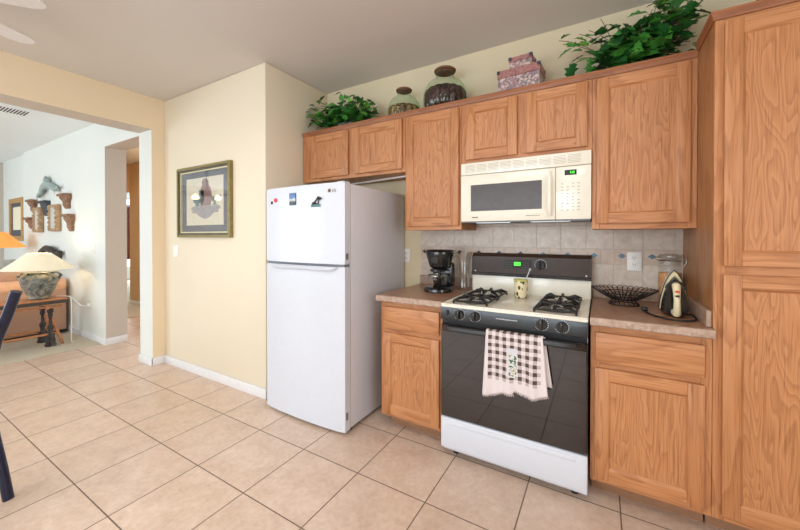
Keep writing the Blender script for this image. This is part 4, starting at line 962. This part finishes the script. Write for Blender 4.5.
def leaf(bm, p, d, up, s, mi, kind):
    """a leaf with base p, pointing along d; kind: lobed or simple"""
    d = d.normalized(); side = d.cross(up)
    if side.length < 1e-3: side = Vector((1, 0, 0))
    side.normalize(); nrm = side.cross(d).normalized()
    if kind == 'lobed': half = [(0.0, 0.02), (0.12, 0.26), (0.30, 0.20), (0.38, 0.48), (0.56, 0.26), (0.70, 0.34), (0.82, 0.14), (1.0, 0.0)]
    else: half = [(0.0, 0.02), (0.18, 0.28), (0.42, 0.36), (0.68, 0.24), (1.0, 0.0)]
    mid = [bm.verts.new(p + d * (u * s) - Vector((0, 0, 1)) * (0.18 * s * u * u)) for u, w in half]
    for sg in (-1, 1):
        ed = [bm.verts.new(p + d * (u * s) + side * (sg * w * s) + nrm * (0.10 * s * w / 0.4) - Vector((0, 0, 1)) * (0.18 * s * u * u)) for u, w in half[1:-1]]
        ch = [mid[0]] + ed + [mid[-1]]
        for i in range(len(half) - 1):
            q = [mid[i], mid[i + 1], ch[i + 1], ch[i]]; q2 = []
            for v in q:
                if v not in q2: q2.append(v)
            if len(q2) >= 3: f = bm.faces.new(q2 if sg > 0 else q2[::-1]); f.material_index = mi
def plant(x, y, z, label, stems, seed, size, kind, rad, pot_r, cats, name):
    random.seed(seed); ph = 0.085 if kind == 'simple' else 0.062
    t = thing(name, label, 'plant', (x, y, z), 'artificial plants above the cabinets')
    b = nb(); lathe(b, [(0, 0), (pot_r * 0.86, 0), (pot_r, 0.03), (pot_r * 1.02, ph), (pot_r * 0.95, ph + 0.003), (pot_r * 0.93, ph - 0.025), (0, ph - 0.027)], (x, y, z), 0, 40, 20, 0.04, sx=1.35, sy=0.9); obj('basket_pot', b, 'wicker' if kind == 'simple' else 'stem', t)
    sb = nb(); lb = nb()
    for (tx, tz, ty, nl) in stems:
        a = Vector((x + random.uniform(-1, 1) * pot_r * 0.9, y + random.uniform(-0.3, 0.3) * pot_r, z + 0.06)); e = Vector((x + tx, y + ty, z + tz))
        c = (a + e) / 2 + Vector((0, 0, 0.05 + 0.25 * abs(tx) * 0.4)); pts = [a * (1 - u) ** 2 + c * 2 * u * (1 - u) + e * u * u for u in [k / 7 for k in range(8)]]
        tube(sb, pts, 0.0017, 0, 5)
        for k in range(nl):
            u = 0.25 + 0.75 * (k + random.random() * 0.7) / nl; u = min(u, 1)
            p = a * (1 - u) ** 2 + c * 2 * u * (1 - u) + e * u * u + Vector([random.gauss(0, rad) for _ in range(3)]) * 0.5
            p.y = min(p.y, -0.035 - size * 0.6); p.z = max(p.z, z + 0.035)
            d = Vector((random.gauss(0, 1) + tx * 2.2, random.gauss(-0.5, 0.9), random.gauss(0.05, 0.45)))
            s = size * random.uniform(0.65, 1.15)
            d.normalize()
            if p.y + d.y * s > -0.008: d.y = -abs(d.y)
            if p.z + d.z * s * 1.2 < z + 0.03: d.z = abs(d.z)
            upv = Vector((random.gauss(0, 0.35), random.gauss(-0.55, 0.35), 1))
            leaf(lb, p, d, upv, s, random.choices((0, 1, 2), (5, 4, 1.3))[0], kind)
    obj('stems', sb, 'stem', t); obj('foliage', lb, ['leaf1', 'leaf2', 'leaf3'], t, 60)
random.seed(3)
st = []
for k in range(80):
    tx = random.uniform(-0.33, 0.30); hgt = 0.38 - 0.62 * abs(tx + 0.02) ** 1.2
    st.append((tx, random.uniform(0.07, max(0.1, hgt * 0.78)), random.uniform(-0.13, 0.05), 8))
for tx, tz in ((-0.33, 0.17), (-0.35, 0.24), (-0.30, 0.26), (-0.34, 0.12), (-0.25, 0.30), (-0.36, 0.2)): st.append((tx, tz, -0.13, 7))
for tx, tz in ((-0.06, 0.37), (-0.02, 0.355), (0.06, 0.34), (-0.2, 0.30), (0.22, 0.26), (-0.33, 0.22), (-0.37, 0.16), (0.29, 0.13), (-0.3, 0.10)): st.append((tx, tz, random.uniform(-0.08, 0.03), 5))
plant(-1.10, -0.165, TOP, 'bushy artificial plant with small leaves above the refrigerator cabinet', st, 11, 0.076, 'simple', 0.05, 0.085, None, 'potted_plant')
random.seed(8)
st = []
for k in range(62):
    tx = random.uniform(-0.20, 0.25); hgt = 0.20 + 0.38 * max(0, (tx + 0.2)) / 0.45
    st.append((tx, random.uniform(0.06, hgt * 0.8), random.uniform(-0.14, 0.05), 6))
for tx, tz in ((0.26, 0.12), (0.24, 0.2), (0.25, 0.27)): st.append((tx, tz, -0.12, 7))
for tx, tz in ((-0.38, 0.315), (-0.36, 0.29), (-0.27, 0.33), (-0.22, 0.34), (-0.24, 0.24), (-0.28, 0.17), (-0.16, 0.36), (0.09, 0.375), (0.10, 0.36), (0.165, 0.375), (0.19, 0.375), (0.265, 0.33), (0.24, 0.32), (0.20, 0.33)): st.append((tx, tz, random.uniform(-0.09, 0.03), 4))
plant(0.965, -0.155, TOP, 'trailing artificial oak-leaf ivy above the right wall cabinet', st, 21, 0.096, 'lobed', 0.05, 0.07, None, 'potted_plant')
# blue-green rim of a dish on the pantry
b = nb(); lathe(b, [(0, 0), (0.07, 0), (0.075, 0.01), (0.06, 0.02), (0.11, 0.075), (0.19, 0.150), (0.195, 0.156), (0.185, 0.154), (0.10, 0.08), (0, 0.03)], (1.60, -0.34, 2.2065), 0, 48)
tag(obj('glazed_bowl', b, mottled('bowl_glaze', [(30, 84, 120), (40, 110, 130), (110, 190, 160)], 12, 0.2)), 'blue-green glazed bowl peeking over the pantry cabinet top', 'bowl')

# ------------------------------------------------------------------ framed picture
def picture():
    x0, x1, z0, z1, y = -2.755, -1.908, 1.292, 1.952, -0.7155
    t = thing('framed_picture', 'large gold and green framed print of an urn with blue-grey mat', 'picture', ((x0 + x1) / 2, y, z0))
    def ring(b, a, w, y0, y1, mi=0):
        xa, xb, za, zb = x0 + a, x1 - a, z0 + a, z1 - a
        prism(b, [(xa, y0, za), (xb, y0, za), (xb - w, y0, za + w), (xa + w, y0, za + w)], (0, y1 - y0, 0), mi)
        prism(b, [(xa, y0, zb), (xb, y0, zb), (xb - w, y0, zb - w), (xa + w, y0, zb - w)], (0, y1 - y0, 0), mi)
        prism(b, [(xa, y0, za), (xa + w, y0, za + w), (xa + w, y0, zb - w), (xa, y0, zb)], (0, y1 - y0, 0), mi)
        prism(b, [(xb, y0, za), (xb - w, y0, za + w), (xb - w, y0, zb - w), (xb, y0, zb)], (0, y1 - y0, 0), mi)
    b = nb(); ring(b, 0, 0.022, -0.7165, -0.750, 0); ring(b, 0.022, 0.020, -0.7165, -0.742, 1); ring(b, 0.042, 0.010, -0.7165, -0.737, 2); fr = obj('frame', b, ['gold', 'green_gold', 'iron_cream'], t)
    b = nb(); box(b, x0 + 0.052, x1 - 0.052, -0.7225, -0.7165, z0 + 0.052, z1 - 0.052); obj('mat_board', b, 'mat_blue', t)
    px0, px1, pz0, pz1 = -2.625, -2.035, 1.405, 1.845
    b = nb(); box(b, px0, px1, -0.7245, -0.7227, pz0, pz1); pp = obj('print', b, 'paper', t)
    b = nb(); cx, cz = -2.315, 1.60; y = -0.7249
    def poly(pts, mi): prism(b, [(cx + p[0], y, cz + p[1]) for p in pts], (0, -0.0005, 0), mi)
    poly([(-0.21, -0.02), (0.22, -0.02), (0.24, -0.05), (0.20, -0.055), (0.21, -0.08), (0.13, -0.085), (0.10, -0.11), (0.06, -0.125), (0.0, -0.14), (-0.06, -0.125), (-0.10, -0.11), (-0.14, -0.085), (-0.22, -0.075), (-0.20, -0.05), (-0.24, -0.045)], 2)
    poly([(-0.20, 0.05), (-0.05, 0.045), (-0.06, 0.02), (-0.10, 0.0), (-0.07, -0.018), (-0.17, -0.018), (-0.15, 0.0), (-0.19, 0.025)], 1)
    poly([(0.09, 0.06), (0.25, 0.07), (0.23, 0.045), (0.18, 0.025), (0.16, 0.005), (0.19, -0.015), (0.11, -0.015), (0.14, 0.005), (0.10, 0.03)], 1)
    poly([(-0.065, -0.018), (0.09, -0.018), (0.11, 0.06), (0.09, 0.14), (0.06, 0.17), (0.055, 0.21), (0.02, 0.235), (-0.02, 0.235), (-0.05, 0.21), (-0.045, 0.17), (-0.07, 0.14)], 0)
    poly([(-0.10, 0.13), (-0.02, 0.13), (-0.015, 0.03), (-0.045, 0.0), (-0.045, -0.018), (-0.075, -0.018), (-0.075, 0.0), (-0.09, 0.03)], 1)
    obj('print_drawing', b, ['rose', 'teal', 'print_grey'], pp)
    b = nb(); box(b, x0 + 0.050, x1 - 0.050, -0.7345, -0.7325, z0 + 0.050, z1 - 0.050); obj('glass_pane', b, 'glass_pic', t)
picture()

# ------------------------------------------------------------------ ceiling fans
def fan(name, label, hub, R_, n, a0, blade, rod, lights):
    hx, hy, hz = hub
    t = thing(name, label, 'ceiling fan', (hx, hy, H))
    b = nb(); lathe(b, [(0, H - 0.0005 - hz), (0.07, H - 0.0005 - hz), (0.06, H - hz - 0.05), (0.014, H - hz - 0.06), (0.014, 0.08), (0.10, 0.075), (0.12, 0.05), (0.12, -0.02), (0.07, -0.05), (0, -0.05)], hub, 0, 32); obj('motor_housing', b, rod, t)
    for k in range(n):
        a = a0 + 2 * PI * k / n; M4 = Matrix.Translation(hub) @ Matrix.Rotation(a, 4, 'Z') @ Matrix.Rotation(math.radians(4), 4, 'X')
        b = nb(); w0, w1, r0 = 0.06, 0.082, 0.18; L = R_ - w1; o_ = [(r0, -w0), (r0, w0), (L, w1)] + [(L + w1 * math.sin(q * PI / 10) * 1.0, w1 * math.cos(q * PI / 10)) for q in range(1, 10)] + [(L, -w1)]
        prism(b, [(x, y, 0.0) for x, y in o_], (0, 0, 0.008)); bmesh.ops.transform(b, matrix=M4, verts=b.verts); bl = obj('blade', b, blade, t)
        b = nb(); prism(b, [(0.10, -0.018, -0.004), (0.22, -0.03, -0.004), (0.22, 0.03, -0.004), (0.10, 0.018, -0.004)], (0, 0, 0.004)); bmesh.ops.transform(b, matrix=M4, verts=b.verts); obj('blade_bracket', b, rod, bl)
    for k in range(lights):
        a = math.radians(-60) + 2 * PI * k / lights; c = Vector(hub) + Vector((0.20 * math.cos(a), 0.20 * math.sin(a), -0.06)) if lights > 1 else Vector(hub) + Vector((0, 0, -0.10))
        b = nb(); lathe(b, [(0.015, 0.05), (0.03, 0.04), (0.055, -0.01), (0.05, -0.04), (0.0, -0.055)], c, 0, 20); obj('light_globe', b, 'bulb', t)
fan('ceiling_fan', 'white ceiling fan whose blade tips enter at the upper left corner', (-2.018, -2.297, 2.50), 0.515, 5, math.radians(118), 'fan_white', 'fan_white', 0)
fan('ceiling_fan', 'dark ceiling fan with lit globes, mirrored in the framed picture glass', (-6.1, -2.95, 2.16), 0.62, 5, math.radians(20), 'bronze', 'bronze', 2)

# ------------------------------------------------------------------ dining chair at the left edge
def chair():
    c0 = Vector((-1.728, -2.062, 0)); rgt = Vector((0.862, 0.507, 0)); fwd = Vector((-0.507, 0.862, 0))
    t = thing('dining_chair', 'dark blue metal dining chair cut off by the left edge', 'chair', c0)
    shape = [(0.0, 0.02), (0.15, -0.01), (0.30, -0.045), (0.45, -0.075), (0.58, -0.078), (0.68, -0.062), (0.78, -0.035), (0.90, 0.018), (1.03, 0.068)]
    off = 0.0
    def rear(dk):
        b = nb(); tube(b, [c0 + rgt * (o + off) + fwd * dk + Vector((0, 0, z + 0.0005)) for z, o in shape], [0.021, 0.021, 0.021, 0.022, 0.022, 0.022, 0.022, 0.022, 0.022], 0, 14, flat=0.8); return b
    for dk in (0.0, -0.42): obj('leg', rear(dk), 'chair_blue', t)
    for dk in (-0.03, -0.39):
        b = nb(); tube(b, [c0 + rgt * -0.50 + fwd * dk + Vector((0, 0, 0.0005)), c0 + rgt * -0.47 + fwd * dk + Vector((0, 0, 0.44))], 0.02, 0, 12); obj('leg', b, 'chair_blue', t)
    b = nb(); q = [c0 + rgt * s + fwd * k + Vector((0, 0, 0.445)) for s, k in ((-0.105, -0.02), (-0.105, -0.40), (-0.52, -0.42), (-0.52, 0.0))]; prism(b, q, (0, 0, 0.045)); obj('seat', b, 'seat_dark', t)
    b = nb()
    for z, o in ((0.70, -0.057), (0.86, -0.004)): tube(b, [c0 + rgt * o + fwd * -0.02 + Vector((0, 0, z)), c0 + rgt * o + fwd * -0.40 + Vector((0, 0, z))], 0.014, 0, 10)
    for k in range(5): tube(b, [c0 + rgt * -0.057 + fwd * (-0.08 - k * 0.065) + Vector((0, 0, 0.70)), c0 + rgt * -0.004 + fwd * (-0.08 - k * 0.065) + Vector((0, 0, 0.86))], 0.007, 0, 8)
    obj('backrest', b, 'chair_blue', t)
chair()

# ------------------------------------------------------------------ living room
def sofa():
    t = thing('sofa', 'brown and terracotta sofa along the far living room wall, seen from behind', 'sofa', (-5.9, -1.9, 0))
    b = nb(); box(b, -5.72, -5.40, -3.1, -0.83, 0.05, 0.66, 0, 0.02, 2); obj('back_panel', b, 'sofa', t)
    b = nb(); box(b, -6.35, -5.722, -2.95, -0.98, 0.06, 0.36, 0, 0.02, 2); obj('frame', b, 'sofa', t)
    b = nb(); tube(b, [(-5.50, -0.835, 0.645), (-5.50, -3.1, 0.645)], 0.112, 0, 24, flat=0.85); obj('back_roll', b, 'sofa_hi', t)
    for y in (-0.91, -3.03):
        b = nb(); box(b, -6.35, -5.722, y - 0.07, y + 0.07, 0.06, 0.56, 0, 0.02, 2); tube(b, [(-5.74, y, 0.58), (-6.36, y, 0.58)], 0.09, 0, 20); obj('arm', b, 'sofa_hi', t)
    for y0 in (-2.95, -1.97):
        b = nb(); box(b, -6.38, -5.725, y0, y0 + 0.96, 0.362, 0.50, 0, 0.04, 3); obj('seat_cushion', b, 'sofa_hi', t)
        b = nb(); box(b, -5.95, -5.73, y0 + 0.01, y0 + 0.95, 0.502, 0.84, 0, 0.05, 3); obj('back_cushion', b, 'sofa_hi', t)
    for x in (-6.28, -5.47):
        for y in (-2.98, -0.93):
            b = nb(); box(b, x - 0.03, x + 0.03, y - 0.03, y + 0.03, 0.0085, 0.058, 0, 0.005); obj('foot', b, 'sofa_trim', t)
    b = nb(); box(b, -5.72, -5.396, -3.1, -0.83, 0.035, 0.049, 0); obj('welt', b, 'black_matte', t)
sofa()
def cushion(x, y, z, s, rz, mat, label):
    b = nb(); n = 10; V = []
    for side in (1, -1):
        g = []
        for i in range(n + 1):
            r = []
            for j in range(n + 1):
                u, v = 2 * i / n - 1, 2 * j / n - 1; th = 0.075 * ((1 - u ** 4) * (1 - v ** 4)) ** 0.6; k = 1 - 0.06 * (1 - abs(u)) * abs(v) - 0.06 * (1 - abs(v)) * abs(u)
                r.append(b.verts.new((side * th, u * s / 2 * k, v * s / 2 * k)))
            g.append(r)
        for i in range(n):
            for j in range(n): b.faces.new((g[i][j], g[i + 1][j], g[i + 1][j + 1], g[i][j + 1]))
    bmesh.ops.remove_doubles(b, verts=b.verts, dist=0.0004)
    bmesh.ops.transform(b, matrix=Matrix.Translation((x, y, z)) @ Matrix.Rotation(rz, 4, 'Z') @ Matrix.Rotation(math.radians(-12), 4, 'Y'), verts=b.verts)
    tag(obj('throw_pillow', b, mat, None, 60), label, 'pillow', 'pillows on the sofa')
cushion(-6.07, -1.38, 0.755, 0.48, 0.1, 'pillow', 'grey throw pillow on the sofa, right behind the cream lamp')
cushion(-6.09, -1.88, 0.755, 0.48, -0.1, 'pillow', 'grey throw pillow on the sofa at the left picture edge')

def table():
    t = thing('console_table', 'low ornate table with copper edge and figure-shaped iron legs, under the lamp', 'table', (-4.93, -1.5, 0))
    b = nb(); box(b, -5.12, -4.74, -2.2, -0.995, 0.545, 0.560, 0, 0.004); tp = obj('tabletop', b, 'copper', t)
    b = nb(); box(b, -5.11, -4.75, -2.19, -1.005, 0.505, 0.5445, 0, 0.003)
    obj('apron', b, 'slate_edge', tp)
    b = nb(); tube(b, [(-4.79, -1.04, 0.47), (-4.79, -2.16, 0.47)], 0.012, 0, 8); tube(b, [(-4.79, -1.07, 0.150), (-4.79, -2.14, 0.150)], 0.014, 0, 8); tube(b, [(-5.07, -1.07, 0.150), (-5.07, -2.14, 0.150)], 0.014, 0, 8); obj('stretcher', b, 'copper', t)
    for y in (-1.11, -2.10):
        for x in (-4.79, -5.07):
            b = nb(); s = 1 if y > -1.5 else -1
            tube(b, [(x, y - 0.06 * s, 0.504), (x, y + 0.005 * s, 0.26), (x, y + 0.075 * s, 0.012)], [0.016, 0.014, 0.016], 0, 8); obj('leg', b, 'copper', t)
            b = nb()
            lathe(b, [(0, 0), (0.085, 0), (0.088, 0.015), (0.07, 0.03), (0.074, 0.06), (0.058, 0.10), (0.062, 0.125), (0.04, 0.15), (0.030, 0.17), (0.046, 0.20), (0.05, 0.22), (0.026, 0.25), (0.022, 0.32), (0.042, 0.36), (0.030, 0.385), (0.05, 0.40), (0.048, 0.43), (0.028, 0.44), (0, 0.445)], (x - 0.0, y - 0.030 * s, 0.0095), 0, 12, 5, 0.3, sx=0.7, sy=0.62)
            obj('leg_figure', b, 'bronze', t)
table()
def lamp():
    c = (-4.94, -1.195, 0.5605)
    t = thing('table_lamp', 'table lamp with a wide cream coolie shade and glazed pot base', 'lamp', c)
    b = nb(); lathe(b, [(0, 0), (0.085, 0), (0.10, 0.012), (0.095, 0.03), (0.12, 0.08), (0.150, 0.15), (0.162, 0.21), (0.158, 0.255), (0.125, 0.29), (0.10, 0.30), (0.115, 0.315), (0.10, 0.32), (0, 0.32)], c, 0, 48)
    for k in range(5):
        a = 2 * PI * k / 5 + 0.3; tube(b, [(c[0] + q * math.cos(a), c[1] + q * math.sin(a), c[2] + zz) for q, zz in ((0.10, 0.305), (0.155, 0.31), (0.19, 0.27), (0.155, 0.20))], 0.014, 0, 8)
    obj('pot_base', b, 'lamp_pot', t, 50)
    b = nb(); lathe(b, [(0.315, 0.352), (0.28, 0.383), (0.19, 0.462), (0.105, 0.538), (0.102, 0.541), (0.098, 0.536), (0.19, 0.457), (0.310, 0.352)], c, 0, 64); obj('lamp_shade', b, 'shade_cream', t)
    b = nb(); lathe(b, [(0, 0.321), (0.02, 0.321), (0.012, 0.345), (0.012, 0.40), (0.02, 0.405), (0.02, 0.42), (0, 0.42)], c, 0, 12); lathe(b, [(0.0, 0.421), (0.025, 0.43), (0.03, 0.46), (0.0, 0.49)], c, 1, 16); obj('bulb_holder', b, ['steel', 'bulb'], t)
    l = bpy.data.lights.new('table_lamp_light', 'POINT'); l.energy = 4; l.color = (1.0, 0.80, 0.52); l.shadow_soft_size = 0.04
    o = bpy.data.objects.new('table_lamp_light', l); COL.objects.link(o); o.location = (c[0], c[1], c[2] + 0.515)
lamp()
def floor_lamp():
    c = (-7.02, -1.19, 0.0085)
    t = thing('floor_lamp', 'lamp with a glowing orange shade beyond the sofa at the left edge', 'lamp', c)
    b = nb(); lathe(b, [(0, 0), (0.14, 0), (0.14, 0.02), (0.02, 0.04), (0.014, 0.06), (0.014, 1.20), (0, 1.20)], c, 0, 24); obj('stand', b, 'bronze', t)
    b = nb(); lathe(b, [(0.33, 1.125), (0.12, 1.36), (0.115, 1.36), (0.325, 1.125)], c, 0, 48); obj('lamp_shade', b, 'shade_orange', t)
    b = nb(); lathe(b, [(0, 1.2005), (0.03, 1.215), (0.03, 1.25), (0, 1.275)], c, 0, 16); obj('bulb', b, 'bulb', t)
floor_lamp()
# cord and outlet on the living room wall
t = outlet('wall_outlet', 'white outlet low on the living room wall with the lamp cord plugged in', -4.715, 0.425, -0.79)
b = nb()
def smooth(pts, n=7):
    pts = [Vector(p) for p in pts]; o_ = []
    for i in range(len(pts) - 1):
        a, b1, c1, d1 = pts[max(i - 1, 0)], pts[i], pts[i + 1], pts[min(i + 2, len(pts) - 1)]
        for k in range(n):
            u = k / n; o_.append(0.5 * ((2 * b1) + (c1 - a) * u + (2 * a - 5 * b1 + 4 * c1 - d1) * u * u + (3 * b1 - a - 3 * c1 + d1) * u ** 3))
    return o_ + [pts[-1]]
tube(b, smooth([(-4.95, -1.05, 0.570), (-4.82, -0.985, 0.572), (-4.78, -0.94, 0.53), (-4.75, -0.88, 0.45), (-4.72, -0.83, 0.43)]), 0.005, 0, 6)
box(b, -4.735, -4.70, -0.83, -0.8005, 0.428, 0.46, 0, 0.004)
tag(obj('power_cord', b, 'outlet'), 'white cord running from the table lamp to the living room outlet', 'cord')
b = nb(); tube(b, smooth([(-4.72, -0.982, 0.575), (-4.716, -0.975, 0.50), (-4.73, -0.97, 0.30), (-4.72, -0.975, 0.10), (-4.73, -0.965, 0.013), (-4.79, -0.93, 0.013)]), 0.005, 0, 6); tag(obj('power_cord', b, 'outlet'), 'white cord hanging down behind the table end to the carpet', 'cord')
outlet('light_switch', 'small white switch on the living room wall near its corner', -4.61, 1.14, -0.79, 0.075, 0.115, 'switch', False)

# carved pieces on the living room wall
YW = -0.791
def corbel(x0, x1, z0, z1, d, mat, label, group='carved wall shelves'):
    t = thing('carved_corbel', label, 'wall shelf', ((x0 + x1) / 2, YW, z0), group)
    b = nb(); box(b, x0, x1, YW - d, YW, z1 - 0.035, z1, 0, 0.006); obj('shelf', b, mat, t)
    b = nb(); w = (x1 - x0); n = 7; rows = []
    for k in range(n + 1):
        u = k / n; s = 1 - 0.45 * u + 0.10 * math.sin(u * 9); dd = d * (0.85 - 0.55 * u + 0.08 * math.sin(u * 11)); z = z1 - 0.0355 - (z1 - z0 - 0.0355) * u; cx = (x0 + x1) / 2
        rows.append([b.verts.new(p) for p in ((cx - w / 2 * s, YW, z), (cx - w / 2 * s, YW - dd * 0.7, z), (cx - w / 4 * s, YW - dd, z), (cx, YW - dd * 0.82, z), (cx + w / 4 * s, YW - dd, z), (cx + w / 2 * s, YW - dd * 0.7, z), (cx + w / 2 * s, YW, z))])
    for A, B in zip(rows[:-1], rows[1:]):
        for k in range(6): b.faces.new((A[k], A[k + 1], B[k + 1], B[k]))
    b.faces.new(rows[0]); b.faces.new(rows[-1][::-1]); obj('bracket', b, mat, t, 25)
corbel(-6.98, -6.74, 1.667, 1.875, 0.09, 'carved', 'brown carved wall shelf, upper left of the group of carvings')
corbel(-7.10, -6.84, 1.42, 1.60, 0.09, 'carved', 'brown carved wall shelf, lower left of the group of carvings')
corbel(-6.44, -6.16, 1.61, 1.83, 0.075, 'carved_dark', 'dark grey carved wall shelf between the two carved mirrors')
corbel(-5.58, -5.33, 1.68, 1.88, 0.09, 'carved', 'brown carved wall shelf, upper right of the group of carvings')
corbel(-5.42, -5.21, 1.37, 1.60, 0.09, 'carved', 'brown carved wall shelf, lower right of the group of carvings')
def carved_frame(x0, x1, z0, z1, d, label):
    t = thing('framed_mirror', label, 'mirror', ((x0 + x1) / 2, YW, z0), 'small framed mirrors on the living room wall')
    b = nb(); w = 0.06
    for (a, c, e, g) in ((x0, x0 + w, z0, z1), (x1 - w, x1, z0, z1), (x0 + w, x1 - w, z0, z0 + w * 0.7), (x0 + w, x1 - w, z1 - w * 0.7, z1)): box(b, a, c, YW - d, YW, e, g, 0, 0.012, 2)
    for k in range(7):
        u = k / 6; z = z0 + (z1 - z0) * u
        for x in (x0 + w / 2, x1 - w / 2): lathe(b, [(0, -0.028), (0.022, -0.015), (0.027, 0), (0.022, 0.015), (0, 0.028)], (x, YW - d + 0.01, min(max(z, z0 + 0.03), z1 - 0.03)), 0, 8)
    obj('frame', b, 'carved_tan', t)
    b = nb(); box(b, x0 + w, x1 - w, YW - d + 0.012, YW - 0.002, z0 + w * 0.7, z1 - w * 0.7, 0); obj('mirror_panel', b, 'pillow', t)
carved_frame(-6.76, -6.45, 1.365, 1.745, 0.055, 'left one of two small tan carved framed mirrors on the living room wall')
carved_frame(-6.06, -5.72, 1.375, 1.755, 0.055, 'right one of two small tan carved framed mirrors on the living room wall')
# silvery sprig ornament
b = nb(); random.seed(4)
ax = [(-6.50, 1.90), (-6.38, 1.97), (-6.28, 2.03), (-6.16, 2.06), (-6.00, 2.03), (-5.86, 1.985), (-5.76, 1.965), (-5.69, 1.99)]
tube(b, [(x, YW - 0.04, z) for x, z in ax], [0.02, 0.035, 0.045, 0.05, 0.045, 0.045, 0.035, 0.015], 0, 10)
tube(b, [(-6.14, YW - 0.04, 2.05), (-6.13, YW - 0.045, 2.11), (-6.17, YW - 0.04, 2.15), (-6.22, YW - 0.035, 2.175)], [0.04, 0.045, 0.03, 0.012], 0, 10)
for k in range(44):
    x, z = random.choice(ax + [(-6.14, 2.1), (-6.17, 2.14), (-6.3, 2.0)]); a = random.uniform(0, 2 * PI); s = random.uniform(0.05, 0.09)
    leaf(b, Vector((x, YW - 0.045, z)), Vector((math.cos(a), -0.25, math.sin(a))), Vector((0, -1, 0.1)), s, 0, 'lobed')
tag(obj('wall_ornament', b, 'verdigris', None, 40), 'grey-green acanthus ornament, topmost on the living room wall', 'ornament')
# tall narrow framed picture
t = thing('framed_picture', 'tall picture in a tan wood frame at the far left of the living room wall', 'picture', (-7.95, -0.75, 1.23))
b = nb(); w = 0.085; xa, xb, za, zb = -8.36, -7.56, 1.225, 1.965
for q in ((xa, xa + w, za, zb), (xb - w, xb, za, zb), (xa + w, xb - w, za, za + w), (xa + w, xb - w, zb - w, zb)): box(b, q[0], q[1], -0.79, -0.751, q[2], q[3], 0, 0.004)
obj('frame', b, 'tan_frame', t)
b = nb(); box(b, xa + w, xb - w, -0.765, -0.752, za + w, zb - w, 0); obj('mat_board', b, 'mat_blue', t)
b = nb(); box(b, xa + 0.15, xb - 0.15, -0.7665, -0.7655, za + 0.19, zb - 0.15, 0); obj('print', b, 'paper', t)
# dark ornament seen over the lamp shade
b = nb(); random.seed(9)
tube(b, [(-6.42, YW - 0.05, 1.02), (-6.30, YW - 0.06, 1.09), (-6.12, YW - 0.06, 1.135), (-5.95, YW - 0.06, 1.12), (-5.82, YW - 0.05, 1.08), (-5.76, YW - 0.05, 1.03)], [0.02, 0.035, 0.04, 0.04, 0.04, 0.02], 0, 10)
tube(b, [(-5.78, YW - 0.05, 0.99), (-5.70, YW - 0.05, 1.06), (-5.62, YW - 0.05, 1.085), (-5.60, YW - 0.05, 0.99)], [0.03, 0.04, 0.03, 0.02], 0, 10)
for k in range(22):
    leaf(b, Vector((random.uniform(-6.35, -5.65), YW - 0.06, random.uniform(1.02, 1.12))), Vector((random.gauss(0, 1), -0.2, random.gauss(0.3, 0.6))), Vector((0, -1, 0)), 0.07, 0, 'lobed')
tag(obj('wall_ornament', b, 'bronze', None, 40), 'dark bronze scroll ornament on the wall just above the cream lamp shade', 'ornament')
# ceiling vent
t = thing('ceiling_vent', 'long dark slotted air vent in the living room ceiling', 'vent', (-4.7, -1.45, H))
b = nb(); box(b, -4.93, -4.60, -2.0, -1.25, H - 0.008, H - 0.0005, 0, 0.002); obj('frame', b, 'ceiling_living', t)
b = nb(); 
for k in range(26): box(b, -4.88, -4.68, -1.96 + k * 0.025, -1.948 + k * 0.025, H - 0.0105, H - 0.0082, 0)
obj('slots', b, 'vent_dark', t)

# curtain in the far room
b = nb(); n = 40; pts = []
V0 = [b.verts.new((-11.30 + 0.035 * math.sin(k * 1.7), 1.30 + 0.95 * k / n, 2.20)) for k in range(n + 1)]; V1 = [b.verts.new((-11.30 + 0.045 * math.sin(k * 1.7), 1.30 + 0.95 * k / n, 0.62)) for k in range(n + 1)]
for k in range(n): b.faces.new((V0[k], V0[k + 1], V1[k + 1], V1[k]))
o = obj('curtain', b, 'curtain', None, 80); m = o.modifiers.new('thick', 'SOLIDIFY'); m.thickness = 0.006
tag(o, 'dusty red curtain glimpsed through the narrow hallway opening', 'curtain')
b = nb(); tube(b, [(-11.30, 0.8, 2.22), (-11.30, 3.0, 2.22)], 0.014, 0, 10); tag(obj('curtain_rod', b, 'bronze'), 'rod carrying the dusty red curtain', 'curtain rod')
